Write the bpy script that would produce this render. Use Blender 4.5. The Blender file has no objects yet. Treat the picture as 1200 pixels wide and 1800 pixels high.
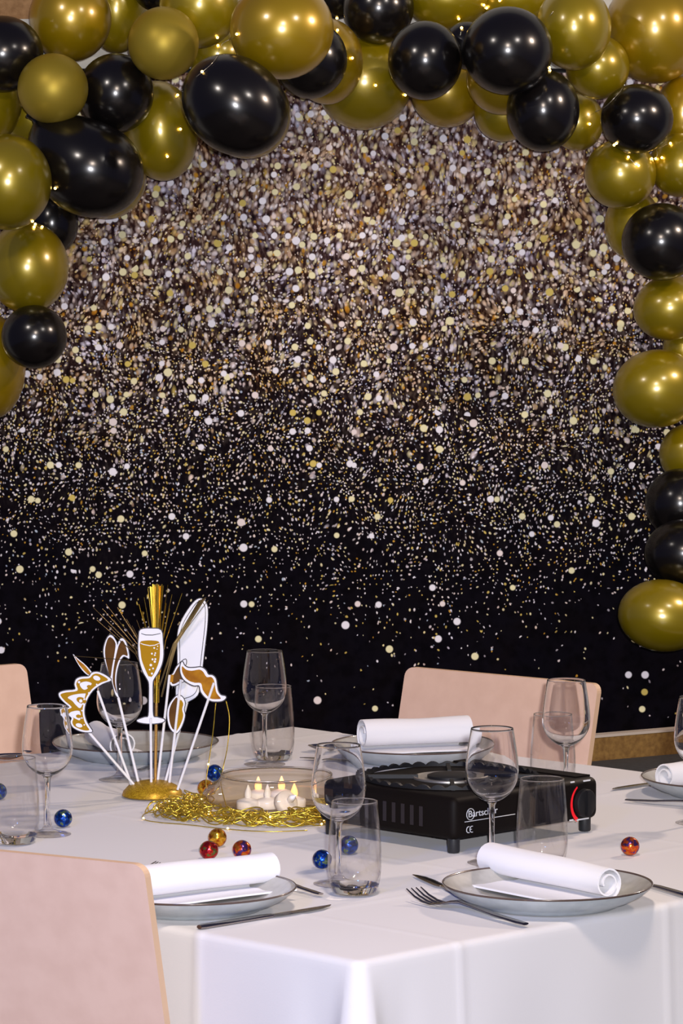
import bpy, bmesh, math, random
from mathutils import Vector, Matrix

random.seed(7)
PI = math.pi
SC = bpy.context.scene
COL = SC.collection

# ------------------------------------------------------------------ camera
F, HOR = 6740.0, 418.0                 # focal length and horizon row for a 1200x1800 frame
CAM = Vector((0.0, 0.0, 1.67))
PITCH = math.atan((900.0 - HOR) / F)
cam_d = bpy.data.cameras.new('camera')
cam_d.sensor_fit = 'VERTICAL'
cam_d.sensor_height = 24.0
cam_d.lens = F / 1800.0 * 24.0
cam_d.clip_end = 60
cam = bpy.data.objects.new('camera', cam_d)
COL.objects.link(cam)
cam.location = CAM
cam.rotation_euler = (PI / 2 - PITCH, 0, 0)
SC.camera = cam

# ------------------------------------------------------------------ world, lamps, exposure
SC.view_settings.view_transform = 'Standard'
SC.view_settings.look = 'None'
SC.view_settings.exposure = 0.0
SC.view_settings.gamma = 1.0
SC.view_settings.use_curve_mapping = False
SC.cycles.use_denoising = True
SC.cycles.max_bounces = 14
SC.cycles.transmission_bounces = 14
SC.cycles.glossy_bounces = 6
SC.cycles.transparent_max_bounces = 16
SC.cycles.sample_clamp_indirect = 6.0

w = bpy.data.worlds.new('room_ambient')
SC.world = w
w.use_nodes = True
w.node_tree.nodes['Background'].inputs[0].default_value = (0.42, 0.43, 0.85, 1)
w.node_tree.nodes['Background'].inputs[1].default_value = 0.12


def lamp(name, kind, loc, aim, power, color, size=0.1, spot=None):
    d = bpy.data.lights.new(name, kind)
    d.energy = power
    d.color = color
    if kind == 'AREA':
        d.shape = 'DISK'
        d.size = size
    else:
        d.shadow_soft_size = size
    d.cycles.is_caustics_light = True
    if spot:
        d.spot_size = spot
        d.spot_blend = 0.6
    o = bpy.data.objects.new(name, d)
    COL.objects.link(o)
    o.location = loc
    o.rotation_euler = (Vector(aim) - Vector(loc)).to_track_quat('-Z', 'Y').to_euler()
    return o


lamp('camera_flash', 'SPOT', (0.07, -0.02, 1.76), (0.0, 8.0, 1.2), 1310, (0.96, 0.95, 1.0), 0.03, math.radians(60))
lamp('ceiling_lamp', 'AREA', (2.3, 8.0, 2.9), (0.1, 5.9, 0.75), 62, (1.0, 0.78, 0.62), 0.25)
lamp('added_warm_fill', 'AREA', (0.2, 3.9, 3.1), (0.1, 6.9, 0.7), 50, (1.0, 0.82, 0.68), 0.3)  # added fill with no known fixture, brightens the far chair and table top
for wx, wy in ((-1.7, 6.6), (1.6, 6.2)):
    lamp('ceiling_spot', 'SPOT', (wx, wy, 3.5), (wx * 0.35, 9.5, 1.9), 66, (1.0, 0.90, 0.82), 0.04, math.radians(52))
lamp('cool_spot', 'SPOT', (-1.15, 1.6, 2.4), (-0.40, 5.10, 0.66), 195, (0.05, 0.20, 1.0), 0.15, math.radians(24))


# ------------------------------------------------------------------ pixel <-> place helpers
CP, SP = math.cos(PITCH), math.sin(PITCH)


def ray(px, py):
    xc, yc = (px - 600.0) / F, (900.0 - py) / F
    return Vector((xc, CP + yc * SP, -SP + yc * CP))


def pt(px, py, h=0.0):
    """point at height h above the table top"""
    d = ray(px, py)
    t = (0.75 + h - CAM.z) / d.z
    return CAM + d * t


def ptd(px, py, Y):
    d = ray(px, py)
    return CAM + d * (Y / d.y)


# ------------------------------------------------------------------ materials
MATS = {}


def mat(name, base, rough=0.5, metal=0.0, spec=0.5, coat=0.0, coat_rough=0.05, trans=0.0, ior=1.45, emit=None, estr=0.0,
        bump=None, vary=None, sheen=0.0):
    m = bpy.data.materials.new(name)
    m.use_nodes = True
    nt = m.node_tree
    b = nt.nodes['Principled BSDF']
    b.inputs['Base Color'].default_value = (*base, 1)
    b.inputs['Roughness'].default_value = rough
    b.inputs['Metallic'].default_value = metal
    b.inputs['Specular IOR Level'].default_value = spec
    b.inputs['Coat Weight'].default_value = coat
    b.inputs['Coat Roughness'].default_value = coat_rough
    b.inputs['Coat IOR'].default_value = 1.85 if 'balloon' in name else 1.5
    b.inputs['Transmission Weight'].default_value = trans
    b.inputs['IOR'].default_value = ior
    b.inputs['Sheen Weight'].default_value = sheen
    if emit:
        b.inputs['Emission Color'].default_value = (*emit, 1)
        b.inputs['Emission Strength'].default_value = estr
    tc = nt.nodes.new('ShaderNodeTexCoord')
    if vary:                      # vary = (scale, other colour, detail)
        n = nt.nodes.new('ShaderNodeTexNoise')
        n.inputs['Scale'].default_value = vary[0]
        n.inputs['Detail'].default_value = vary[2]
        r = nt.nodes.new('ShaderNodeValToRGB')
        r.color_ramp.elements[0].position = 0.35
        r.color_ramp.elements[1].position = 0.65
        r.color_ramp.elements[0].color = (*base, 1)
        r.color_ramp.elements[1].color = (*vary[1], 1)
        nt.links.new(tc.outputs['Object'], n.inputs['Vector'])
        nt.links.new(n.outputs['Fac'], r.inputs['Fac'])
        nt.links.new(r.outputs['Color'], b.inputs['Base Color'])
    if bump:                      # bump = (scale, strength, distance)
        n2 = nt.nodes.new('ShaderNodeTexNoise')
        n2.inputs['Scale'].default_value = bump[0]
        n2.inputs['Detail'].default_value = 4
        bp = nt.nodes.new('ShaderNodeBump')
        bp.inputs['Strength'].default_value = bump[1]
        bp.inputs['Distance'].default_value = bump[2]
        nt.links.new(tc.outputs['Object'], n2.inputs['Vector'])
        nt.links.new(n2.outputs['Fac'], bp.inputs['Height'])
        nt.links.new(bp.outputs['Normal'], b.inputs['Normal'])
    MATS[name] = m
    return m


mat('gold_balloon', (0.37, 0.262, 0.001), 0.38, 0.5, 0.4, 0.85, 0.21, vary=(3.0, (0.33, 0.245, 0.001), 2))
mat('orange_gold_balloon', (0.43, 0.25, 0.001), 0.38, 0.5, 0.4, 0.85, 0.21, vary=(3.0, (0.38, 0.25, 0.001), 2))
mat('dull_gold_balloon', (0.38, 0.265, 0.016), 0.46, 0.5, 0.4, 0.0, 0.4, vary=(3.0, (0.37, 0.27, 0.03), 2))
mat('black_balloon', (0.004, 0.0032, 0.0032), 0.40, 0.0, 0.06, 0.6, 0.21)
mat('cloth', (0.635, 0.615, 0.61), 0.9, spec=0.1, bump=(420, 0.12, 0.001), sheen=0.15)
mat('napkin', (0.74, 0.73, 0.75), 0.9, spec=0.1, bump=(500, 0.15, 0.001), sheen=0.1)
mat('plywood', (0.68, 0.465, 0.36), 0.5, spec=0.3, vary=(30, (0.64, 0.43, 0.33), 5))
mat('ply_edge', (0.62, 0.42, 0.27), 0.6)
mat('chair_metal', (0.35, 0.35, 0.36), 0.3, 0.9)
mat('stoneware', (0.40, 0.44, 0.46), 0.35, spec=0.5, coat=0.3, vary=(60, (0.46, 0.50, 0.52), 6))
mat('stoneware_in', (0.34, 0.33, 0.30), 0.3, spec=0.5, coat=0.4, vary=(60, (0.40, 0.39, 0.36), 6))
mat('glaze_rim', (0.075, 0.05, 0.04), 0.25, spec=0.5, coat=0.5)
mat('glass', (1, 1, 1), 0.0, trans=1.0, ior=1.47)

def thin_wall(name, tint, edge):
    """blown glass wall: light passes straight through, mirror reflection grows towards the rim of the outline"""
    m = bpy.data.materials.new(name)
    m.use_nodes = True
    MATS[name] = m
    nt = m.node_tree
    nt.nodes.remove(nt.nodes['Principled BSDF'])
    lw = nt.nodes.new('ShaderNodeLayerWeight')
    lw.inputs['Blend'].default_value = 0.5
    pw = nt.nodes.new('ShaderNodeMath')
    pw.operation = 'POWER'
    pw.inputs[1].default_value = 5.0
    ma = nt.nodes.new('ShaderNodeMath')
    ma.operation = 'MULTIPLY_ADD'
    ma.inputs[1].default_value = 0.90
    ma.inputs[2].default_value = 0.04
    nt.links.new(lw.outputs['Facing'], pw.inputs[0])
    nt.links.new(pw.outputs[0], ma.inputs[0])
    cr = nt.nodes.new('ShaderNodeValToRGB')
    cr.color_ramp.elements[0].position, cr.color_ramp.elements[0].color = 0.6, (*tint, 1)
    cr.color_ramp.elements[1].position, cr.color_ramp.elements[1].color = 1.0, (*edge, 1)
    nt.links.new(lw.outputs['Facing'], cr.inputs['Fac'])
    tr = nt.nodes.new('ShaderNodeBsdfTransparent')
    nt.links.new(cr.outputs['Color'], tr.inputs[0])
    gl = nt.nodes.new('ShaderNodeBsdfGlossy')
    gl.inputs['Roughness'].default_value = 0.015
    mx = nt.nodes.new('ShaderNodeMixShader')
    nt.links.new(ma.outputs[0], mx.inputs[0])
    nt.links.new(tr.outputs[0], mx.inputs[1])
    nt.links.new(gl.outputs[0], mx.inputs[2])
    nt.links.new(mx.outputs[0], nt.nodes['Material Output'].inputs['Surface'])


thin_wall('thin_amber_glass', (0.975, 0.94, 0.87), (0.72, 0.63, 0.48))
thin_wall('thin_clear_glass', (0.985, 0.98, 0.975), (0.88, 0.87, 0.87))
mat('steel', (0.42, 0.38, 0.36), 0.16, 1.0)
mat('stove_black', (0.005, 0.0035, 0.003), 0.55, spec=0.1, bump=(900, 0.3, 0.0004))
mat('iron', (0.007, 0.007, 0.008), 0.5, spec=0.3)
mat('rubber', (0.012, 0.013, 0.015), 0.45)
mat('drip_pan', (0.5, 0.47, 0.42), 0.4, 0.9)
mat('stove_print', (0.62, 0.62, 0.62), 0.6)
mat('stove_red', (0.85, 0.01, 0.02), 0.5)
mat('vent_slot', (0.022, 0.018, 0.022), 0.6, spec=0.2)
mat('white_card', (0.68, 0.68, 0.73), 0.6)
mat('dark_line', (0.025, 0.02, 0.025), 0.6)
mat('gold_print', (0.33, 0.165, 0.002), 0.65, 0.0, 0.12, bump=(700, 0.35, 0.0006), vary=(900, (0.33, 0.18, 0.005), 2))
mat('copper_print', (0.24, 0.085, 0.003), 0.6, 0.0, 0.12, vary=(45, (0.40, 0.18, 0.006), 2))
mat('brown_print', (0.075, 0.028, 0.003), 0.6, 0.0, 0.12, vary=(40, (0.10, 0.042, 0.006), 2))
mat('paper_stick', (0.70, 0.69, 0.70), 0.6)
mat('gold_rod', (0.75, 0.45, 0.14), 0.25, 1.0)
mat('tinsel', (0.78, 0.52, 0.06), 0.22, 1.0)
mat('tinsel_dark', (0.16, 0.11, 0.045), 0.4, 0.9)
mat('gold_wire', (0.68, 0.50, 0.06), 0.3, 0.9)
mat('clear_wire', (0.6, 0.55, 0.45), 0.2, 0.8)
mat('bulb', (1.0, 0.7, 0.25), 0.3, emit=(1.0, 0.62, 0.16), estr=9.0)
mat('wax', (0.86, 0.84, 0.86), 0.45, spec=0.4)
mat('flame', (1.0, 0.55, 0.25), 0.4, emit=(1.0, 0.40, 0.16), estr=1.9)
mat('tip_off', (0.88, 0.87, 0.88), 0.4)
mat('wall_paint', (0.58, 0.56, 0.50), 0.85, bump=(60, 0.2, 0.003))
mat('brown_plaster', (0.34, 0.19, 0.08), 0.8, vary=(38, (0.20, 0.10, 0.035), 6), bump=(90, 0.6, 0.006))
mat('floor_tone', (0.11, 0.10, 0.10), 0.55, vary=(8, (0.09, 0.08, 0.08), 5))
mat('bench_grey', (0.05, 0.052, 0.055), 0.8, vary=(90, (0.038, 0.038, 0.04), 4))
mat('bench_dark', (0.05, 0.048, 0.045), 0.8)
mat('bench_edge', (0.50, 0.43, 0.36), 0.6)
mat('cork', (0.26, 0.145, 0.035), 0.75, vary=(75, (0.16, 0.08, 0.018), 8), bump=(120, 0.4, 0.002))
mat('table_wood', (0.3, 0.2, 0.12), 0.6)


def glitter_dome_mat():
    m = mat('gold_glitter', (0.62, 0.36, 0.01), 0.35, 0.4)
    nt = m.node_tree
    b = nt.nodes['Principled BSDF']
    tc = nt.nodes.new('ShaderNodeTexCoord')
    v = nt.nodes.new('ShaderNodeTexVoronoi')
    v.inputs['Scale'].default_value = 800
    nt.links.new(tc.outputs['Object'], v.inputs['Vector'])
    r = nt.nodes.new('ShaderNodeValToRGB')
    r.color_ramp.elements[0].color = (0.30, 0.15, 0.003, 1)
    r.color_ramp.elements[1].color = (0.60, 0.37, 0.02, 1)
    sep = nt.nodes.new('ShaderNodeSeparateColor')
    nt.links.new(v.outputs['Color'], sep.inputs[0])
    nt.links.new(sep.outputs[0], r.inputs['Fac'])
    nt.links.new(r.outputs['Color'], b.inputs['Base Color'])
    nm = nt.nodes.new('ShaderNodeBump')
    nm.inputs['Strength'].default_value = 0.9
    nm.inputs['Distance'].default_value = 0.001
    nt.links.new(sep.outputs[1], nm.inputs['Height'])
    nt.links.new(nm.outputs['Normal'], b.inputs['Normal'])


glitter_dome_mat()


def foil_mat(name, c1, c2, c3):
    m = mat(name, c1, 0.22, 0.85)
    nt = m.node_tree
    b = nt.nodes['Principled BSDF']
    tc = nt.nodes.new('ShaderNodeTexCoord')
    n = nt.nodes.new('ShaderNodeTexNoise')
    n.inputs['Scale'].default_value = 130
    n.inputs['Detail'].default_value = 1
    nt.links.new(tc.outputs['Object'], n.inputs['Vector'])
    r = nt.nodes.new('ShaderNodeValToRGB')
    r.color_ramp.interpolation = 'CONSTANT'
    r.color_ramp.elements[0].position = 0.0
    r.color_ramp.elements[0].color = (*c2, 1)
    r.color_ramp.elements[1].position = 0.43
    r.color_ramp.elements[1].color = (*c1, 1)
    e = r.color_ramp.elements.new(0.58)
    e.color = (*c3, 1)
    nt.links.new(n.outputs['Fac'], r.inputs['Fac'])
    nt.links.new(r.outputs['Color'], b.inputs['Base Color'])
    v = nt.nodes.new('ShaderNodeTexVoronoi')
    v.inputs['Scale'].default_value = 160
    nt.links.new(tc.outputs['Object'], v.inputs['Vector'])
    bp = nt.nodes.new('ShaderNodeBump')
    bp.inputs['Strength'].default_value = 0.5
    bp.inputs['Distance'].default_value = 0.0015
    nt.links.new(v.outputs['Distance'], bp.inputs['Height'])
    nt.links.new(bp.outputs['Normal'], b.inputs['Normal'])


foil_mat('foil_blue', (0.01, 0.07, 0.42), (0.01, 0.03, 0.16), (0.20, 0.30, 0.16))
foil_mat('foil_gold', (0.75, 0.33, 0.02), (0.40, 0.09, 0.01), (0.85, 0.50, 0.05))
foil_mat('foil_red', (0.62, 0.03, 0.02), (0.30, 0.01, 0.02), (0.22, 0.22, 0.06))
foil_mat('foil_orange_red', (0.70, 0.09, 0.02), (0.12, 0.05, 0.20), (0.75, 0.22, 0.03))


def backdrop_mat():
    """printed falling-glitter cloth: layers of round dots, dense and soft at the top, thinning downwards"""
    m = bpy.data.materials.new('glitter_print')
    m.use_nodes = True
    MATS['glitter_print'] = m
    nt = m.node_tree
    N, L = nt.nodes.new, nt.links.new
    b = nt.nodes['Principled BSDF']
    b.inputs['Roughness'].default_value = 0.7
    b.inputs['Specular IOR Level'].default_value = 0.02
    tc = N('ShaderNodeTexCoord')
    sep = N('ShaderNodeSeparateXYZ')
    L(tc.outputs['Object'], sep.inputs[0])

    def math_(op, a, c=None, d=None, clamp=False):
        n = N('ShaderNodeMath')
        n.operation = op
        n.use_clamp = clamp
        for i, x in enumerate((a, c, d)):
            if x is None:
                continue
            if isinstance(x, (int, float)):
                n.inputs[i].default_value = x
            else:
                L(x, n.inputs[i])
        return n.outputs[0]

    K = F / 9.5 / 100.0                       # metres -> hundreds of picture rows at the backdrop
    wn = N('ShaderNodeTexNoise')                # a little drift so that the dots keep no rows
    wn.inputs['Scale'].default_value = 11
    wn.inputs['Detail'].default_value = 0
    L(tc.outputs['Object'], wn.inputs['Vector'])
    ws = N('ShaderNodeSeparateColor')
    L(wn.outputs['Color'], ws.inputs[0])
    U0 = math_('MULTIPLY', sep.outputs['X'], K)
    V0 = math_('MULTIPLY', sep.outputs['Z'], -K)
    UW = math_('MULTIPLY_ADD', math_('SUBTRACT', ws.outputs[0], 0.5), 0.26, U0)
    VW = math_('MULTIPLY_ADD', math_('SUBTRACT', ws.outputs[1], 0.5), 0.26, V0)   # object origin sits at the horizon row
    ROW = math_('ADD', VW, HOR / 100.0)

    # row is bent a little so that the density edge is uneven
    nz = N('ShaderNodeTexNoise')
    nz.inputs['Scale'].default_value = 2.2
    nz.inputs['Detail'].default_value = 3
    L(tc.outputs['Object'], nz.inputs['Vector'])
    wob = math_('MULTIPLY', math_('SUBTRACT', nz.outputs['Fac'], 0.5), 2.6)
    ROWW = math_('ADD', ROW, wob)

    def curve(points, src):
        r = N('ShaderNodeValToRGB')
        cr = r.color_ramp
        x = math_('DIVIDE', src, 14.0, clamp=True)
        L(x, r.inputs['Fac'])
        while len(cr.elements) < len(points):
            cr.elements.new(0.5)
        for e, (p, v) in zip(cr.elements, sorted(points)):
            e.position = p / 1400.0
            e.color = (v, v, v, 1)
        return r.outputs['Color']

    def palette(fac, cols):
        r = N('ShaderNodeValToRGB')
        r.color_ramp.interpolation = 'CONSTANT'
        L(fac, r.inputs['Fac'])
        cr = r.color_ramp
        while len(cr.elements) < len(cols):
            cr.elements.new(0.5)
        for e, (p, c) in zip(cr.elements, cols):
            e.position = p
            e.color = (*c, 1)
        return r.outputs['Color']

    WHITE, CREAM, GOLD = (0.95, 0.92, 1.0), (0.92, 0.85, 0.52), (0.72, 0.56, 0.15)
    PINK, TAN, AMBER = (0.92, 0.80, 0.78), (0.55, 0.40, 0.26), (0.66, 0.36, 0.05)
    GREY, BLUE, BROWN = (0.45, 0.42, 0.47), (0.50, 0.60, 0.75), (0.20, 0.10, 0.05)
    mix_a = [(0, PINK), (0.24, GREY), (0.34, TAN), (0.46, WHITE), (0.68, CREAM), (0.86, BROWN), (0.94, GOLD)]
    mix_b = [(0, WHITE), (0.3, CREAM), (0.5, PINK), (0.64, GOLD), (0.76, GREY), (0.88, AMBER), (0.94, BLUE)]
    mix_d = [(0, WHITE), (0.22, PINK), (0.42, CREAM), (0.58, GREY), (0.7, TAN), (0.82, WHITE), (0.93, AMBER)]
    mix_c = [(0, WHITE), (0.38, CREAM), (0.82, GOLD), (0.9, PINK)]

    def layer(under, cell, rmin, rmax, dens, cols, soft, off, stretch=1.0, src=None, tilt=0.0, amp=1.0, raw=False):
        """dots of radius rmin..rmax rows in cells of `cell` rows"""
        cv = N('ShaderNodeCombineXYZ')
        s = 100.0 / cell
        U, V = (U0, V0) if raw else (UW, VW)
        L(math_('MULTIPLY', math_('ADD', U, math_('MULTIPLY', V, tilt)), s), cv.inputs[0])
        L(math_('MULTIPLY', V, s / stretch), cv.inputs[1])
        ad = N('ShaderNodeVectorMath')
        ad.operation = 'ADD'
        L(cv.outputs[0], ad.inputs[0])
        ad.inputs[1].default_value = (off, off * 1.7, 0)
        v = N('ShaderNodeTexVoronoi')
        v.voronoi_dimensions = '2D'
        v.inputs['Scale'].default_value = 1.0
        v.inputs['Randomness'].default_value = 1.0
        L(ad.outputs[0], v.inputs['Vector'])
        sc = N('ShaderNodeSeparateColor')
        L(v.outputs['Color'], sc.inputs[0])
        R = math_('MULTIPLY_ADD', sc.outputs[0], (rmax - rmin) / cell, rmin / cell)
        edge = math_('DIVIDE', math_('SUBTRACT', R, v.outputs['Distance']), soft / cell, clamp=True)
        keep = math_('LESS_THAN', sc.outputs[1], curve(dens, src or ROWW))
        fac = math_('MULTIPLY', math_('MULTIPLY', edge, keep), amp)
        mx = N('ShaderNodeMix')
        mx.data_type = 'RGBA'
        L(fac, mx.inputs[0])
        if isinstance(under, tuple):
            mx.inputs[6].default_value = (*under, 1)
        else:
            L(under, mx.inputs[6])
        L(palette(sc.outputs[2], cols), mx.inputs[7])
        return mx.outputs[2]

    # dark ground with brown / violet smears that fade downwards
    mp = N('ShaderNodeMapping')
    mp.inputs['Scale'].default_value = (95, 1, 45)
    L(tc.outputs['Object'], mp.inputs['Vector'])
    n1 = N('ShaderNodeTexNoise')
    n1.inputs['Scale'].default_value = 1.0
    n1.inputs['Detail'].default_value = 3
    L(mp.outputs[0], n1.inputs['Vector'])
    gr = N('ShaderNodeValToRGB')
    e = gr.color_ramp.elements
    e[0].position, e[0].color = 0.3, (0.006, 0.004, 0.010, 1)
    e[1].position, e[1].color = 0.68, (0.52, 0.42, 0.38, 1)
    x = e.new(0.5)
    x.color = (0.11, 0.055, 0.05, 1)
    L(n1.outputs['Fac'], gr.inputs['Fac'])
    g = N('ShaderNodeMix')
    g.data_type = 'RGBA'
    L(curve([(0, 1), (250, 0.95), (450, 0.6), (620, 0.22), (800, 0.04), (1000, 0)], ROWW), g.inputs[0])
    g.inputs[6].default_value = (0.0045, 0.0035, 0.0065, 1)
    L(gr.outputs['Color'], g.inputs[7])
    c = g.outputs[2]
    c = layer(c, 12, 3.2, 6.2, [(0, .95), (330, .92), (480, .72), (620, .34), (760, .06), (900, 0)], mix_a, 4.5, 3.1, 1.6, amp=0.85)
    c = layer(c, 9, 2.4, 4.4, [(0, .85), (350, .8), (500, .66), (640, .4), (760, .14), (900, .02), (960, 0)], mix_d, 2.8, 11.7, 1.4, tilt=0.12)
    c = layer(c, 7.2, 1.2, 2.5, [(0, .12), (400, .35), (600, .62), (740, .62), (850, .5), (960, .36), (1060, .14), (1150, .035), (1230, .008), (1300, 0)], mix_b, 1.3, 23.3, 1.2, tilt=-0.15)
    c = layer(c, 8.3, 1.4, 2.7, [(0, .1), (400, .3), (600, .55), (740, .5), (850, .36), (960, .24), (1060, .1), (1150, .03), (1230, .01), (1300, 0)], mix_b, 1.3, 41.9, 1.15, tilt=0.2)
    c = layer(c, 18, 3.2, 5.6, [(0, .8), (420, .7), (560, .5), (660, .2), (800, .03), (1000, .005), (1300, 0)], mix_d, 2.6, 57.1, 1.15)
    c = layer(c, 6.4, 1.1, 2.1, [(0, 0), (500, .25), (650, .5), (800, .6), (920, .46), (1040, .16), (1120, .03), (1200, 0)], mix_b, 1.1, 133.7, 1.2, tilt=0.05)
    tops = [((31, 5.6, 7.4, [(0, .5), (400, .48), (600, .44), (720, .26), (900, .17), (1080, .08), (1250, .05), (1300, 0)], mix_c, 1.9, 71.3, 1.0), dict(src=ROW, raw=True)),
            ((45, 6.0, 8.2, [(0, .5), (400, .45), (650, .25), (800, .10), (1250, .045), (1300, 0)], mix_c, 1.9, 91.7, 1.0), dict(src=ROW, raw=True))]
    # patches where the print turns towards amber or towards silver
    hn = N('ShaderNodeTexNoise')
    hn.inputs['Scale'].default_value = 13
    hn.inputs['Detail'].default_value = 2
    L(tc.outputs['Object'], hn.inputs['Vector'])
    hr = N('ShaderNodeValToRGB')
    he = hr.color_ramp.elements
    he[0].position, he[0].color = 0.33, (1.0, 0.72, 0.36, 1)
    he[1].position, he[1].color = 0.66, (0.90, 0.88, 1.0, 1)
    hm = he.new(0.48)
    hm.color = (1.0, 0.92, 0.78, 1)
    L(hn.outputs['Fac'], hr.inputs['Fac'])
    dn = N('ShaderNodeTexNoise')
    dn.inputs['Scale'].default_value = 34
    dn.inputs['Detail'].default_value = 3
    L(tc.outputs['Object'], dn.inputs['Vector'])
    dr = N('ShaderNodeValToRGB')
    dr.color_ramp.elements[0].position, dr.color_ramp.elements[0].color = 0.34, (0.50, 0.44, 0.48, 1)
    dr.color_ramp.elements[1].position, dr.color_ramp.elements[1].color = 0.56, (1, 1, 1, 1)
    L(dn.outputs['Fac'], dr.inputs['Fac'])
    lowfade = curve([(0, 0.9), (620, 0.85), (780, 0.4), (950, 0.25), (1300, 0.6)], ROW)
    for tint, amt in ((hr.outputs['Color'], lowfade), (dr.outputs['Color'], 0.8)):
        mm = N('ShaderNodeMix')
        mm.data_type = 'RGBA'
        mm.blend_type = 'MULTIPLY'
        if isinstance(amt, float):
            mm.inputs[0].default_value = amt
        else:
            L(amt, mm.inputs[0])
        L(c, mm.inputs[6])
        L(tint, mm.inputs[7])
        c = mm.outputs[2]
    for args in tops:
        c = layer(c, *args[0], **args[1])
    L(c, b.inputs['Base Color'])


backdrop_mat()


# ------------------------------------------------------------------ mesh helpers
def link_mesh(name, verts, faces, material, parent=None, smooth=False, sharp=None):
    me = bpy.data.meshes.new(name)
    me.from_pydata([tuple(v) for v in verts], [], faces)
    me.update()
    o = bpy.data.objects.new(name, me)
    COL.objects.link(o)
    mats = material if isinstance(material, (list, tuple)) else [material]
    for mm in mats:
        me.materials.append(MATS[mm])
    if smooth:
        me.polygons.foreach_set('use_smooth', [True] * len(me.polygons))
        if sharp:
            me.set_sharp_from_angle(angle=math.radians(sharp))
    if parent is not None:
        o.parent = parent
    return o


def empty(name, loc=(0, 0, 0), rz=0.0):
    o = bpy.data.objects.new(name, None)
    o.empty_display_size = 0.05
    COL.objects.link(o)
    o.location = loc
    o.rotation_euler = (0, 0, rz)
    return o


def tag(o, label=None, cat=None, group=None, kind=None):
    if label:
        o['label'] = label
    if cat:
        o['category'] = cat
    if group:
        o['group'] = group
    if kind:
        o['kind'] = kind
    return o


def copy_thing(root, loc, rz=0.0, label=None):
    r = root.copy()
    COL.objects.link(r)
    r.location = loc
    r.rotation_euler = (0, 0, rz)
    if label:
        r['label'] = label
    for ch in list(root.children):
        c = ch.copy()
        COL.objects.link(c)
        c.parent = r
        for gch in ch.children:
            d = gch.copy()
            COL.objects.link(d)
            d.parent = c
    return r


def lathe(profile, seg=48):
    verts, faces = [], []
    rows = []
    for r, z in profile:
        if r < 1e-6:
            rows.append([len(verts)])
            verts.append((0, 0, z))
        else:
            rows.append(list(range(len(verts), len(verts) + seg)))
            verts += [(r * math.cos(2 * PI * j / seg), r * math.sin(2 * PI * j / seg), z) for j in range(seg)]
    for a, b in zip(rows[:-1], rows[1:]):
        for j in range(seg):
            k = (j + 1) % seg
            if len(a) == 1 and len(b) == 1:
                continue
            if len(a) == 1:
                faces.append((a[0], b[k], b[j]))
            elif len(b) == 1:
                faces.append((a[j], a[k], b[0]))
            else:
                faces.append((a[j], a[k], b[k], b[j]))
    return verts, faces


def box(x0, y0, z0, x1, y1, z1):
    v = [(x0, y0, z0), (x1, y0, z0), (x1, y1, z0), (x0, y1, z0), (x0, y0, z1), (x1, y0, z1), (x1, y1, z1), (x0, y1, z1)]
    f = [(0, 3, 2, 1), (4, 5, 6, 7), (0, 1, 5, 4), (1, 2, 6, 5), (2, 3, 7, 6), (3, 0, 4, 7)]
    return v, f


def bevelled(o, width, seg=3):
    bm = bmesh.new()
    bm.from_mesh(o.data)
    bmesh.ops.bevel(bm, geom=list(bm.edges), offset=width, segments=seg, profile=0.5, affect='EDGES')
    bm.to_mesh(o.data)
    bm.free()
    o.data.polygons.foreach_set('use_smooth', [True] * len(o.data.polygons))
    o.data.set_sharp_from_angle(angle=math.radians(35))
    return o


def tube(points, r, seg=6, r_end=None):
    """closed tube along points"""
    pts = [Vector(p) for p in points]
    verts, faces = [], []
    n = len(pts)
    up = Vector((0.13, 0.21, 1)).normalized()
    for i, p in enumerate(pts):
        d = (pts[min(i + 1, n - 1)] - pts[max(i - 1, 0)])
        d = d.normalized() if d.length > 1e-9 else Vector((0, 0, 1))
        a = d.cross(up)
        if a.length < 1e-4:
            a = d.cross(Vector((1, 0, 0)))
        a.normalize()
        b = d.cross(a)
        rr = r if r_end is None else r + (r_end - r) * i / (n - 1)
        for j in range(seg):
            t = 2 * PI * j / seg
            verts.append(p + a * math.cos(t) * rr + b * math.sin(t) * rr)
    for i in range(n - 1):
        for j in range(seg):
            k = (j + 1) % seg
            faces.append((i * seg + j, i * seg + k, (i + 1) * seg + k, (i + 1) * seg + j))
    faces.append(tuple(range(seg - 1, -1, -1)))
    faces.append(tuple(range((n - 1) * seg, n * seg)))
    return verts, faces


def merge(parts):
    verts, faces = [], []
    for v, f in parts:
        o = len(verts)
        verts += list(v)
        faces += [tuple(i + o for i in q) for q in f]
    return verts, faces


def ball(r, c=(0, 0, 0), su=16, sv=10, sc=(1, 1, 1)):
    prof = [(r * math.sin(PI * i / sv), -r * math.cos(PI * i / sv)) for i in range(sv + 1)]
    prof[0] = (0, -r)
    prof[-1] = (0, r)
    v, f = lathe(prof, su)
    return [(c[0] + x * sc[0], c[1] + y * sc[1], c[2] + z * sc[2]) for x, y, z in v], f


def catmull(pts, n=6, closed=True):
    out = []
    m = len(pts)
    rng = range(m if closed else m - 1)
    for i in rng:
        if closed:
            p0, p1, p2, p3 = pts[i - 1], pts[i], pts[(i + 1) % m], pts[(i + 2) % m]
        else:
            p0, p1, p2, p3 = pts[max(i - 1, 0)], pts[i], pts[i + 1], pts[min(i + 2, m - 1)]
        for k in range(n):
            t = k / n
            out.append(tuple(0.5 * ((2 * b) + (c - a) * t + (2 * a - 5 * b + 4 * c - d) * t * t + (3 * b - a - 3 * c + d) * t ** 3)
                             for a, b, c, d in zip(p0, p1, p2, p3)))
    if not closed:
        out.append(tuple(pts[-1]))
    return out


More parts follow.
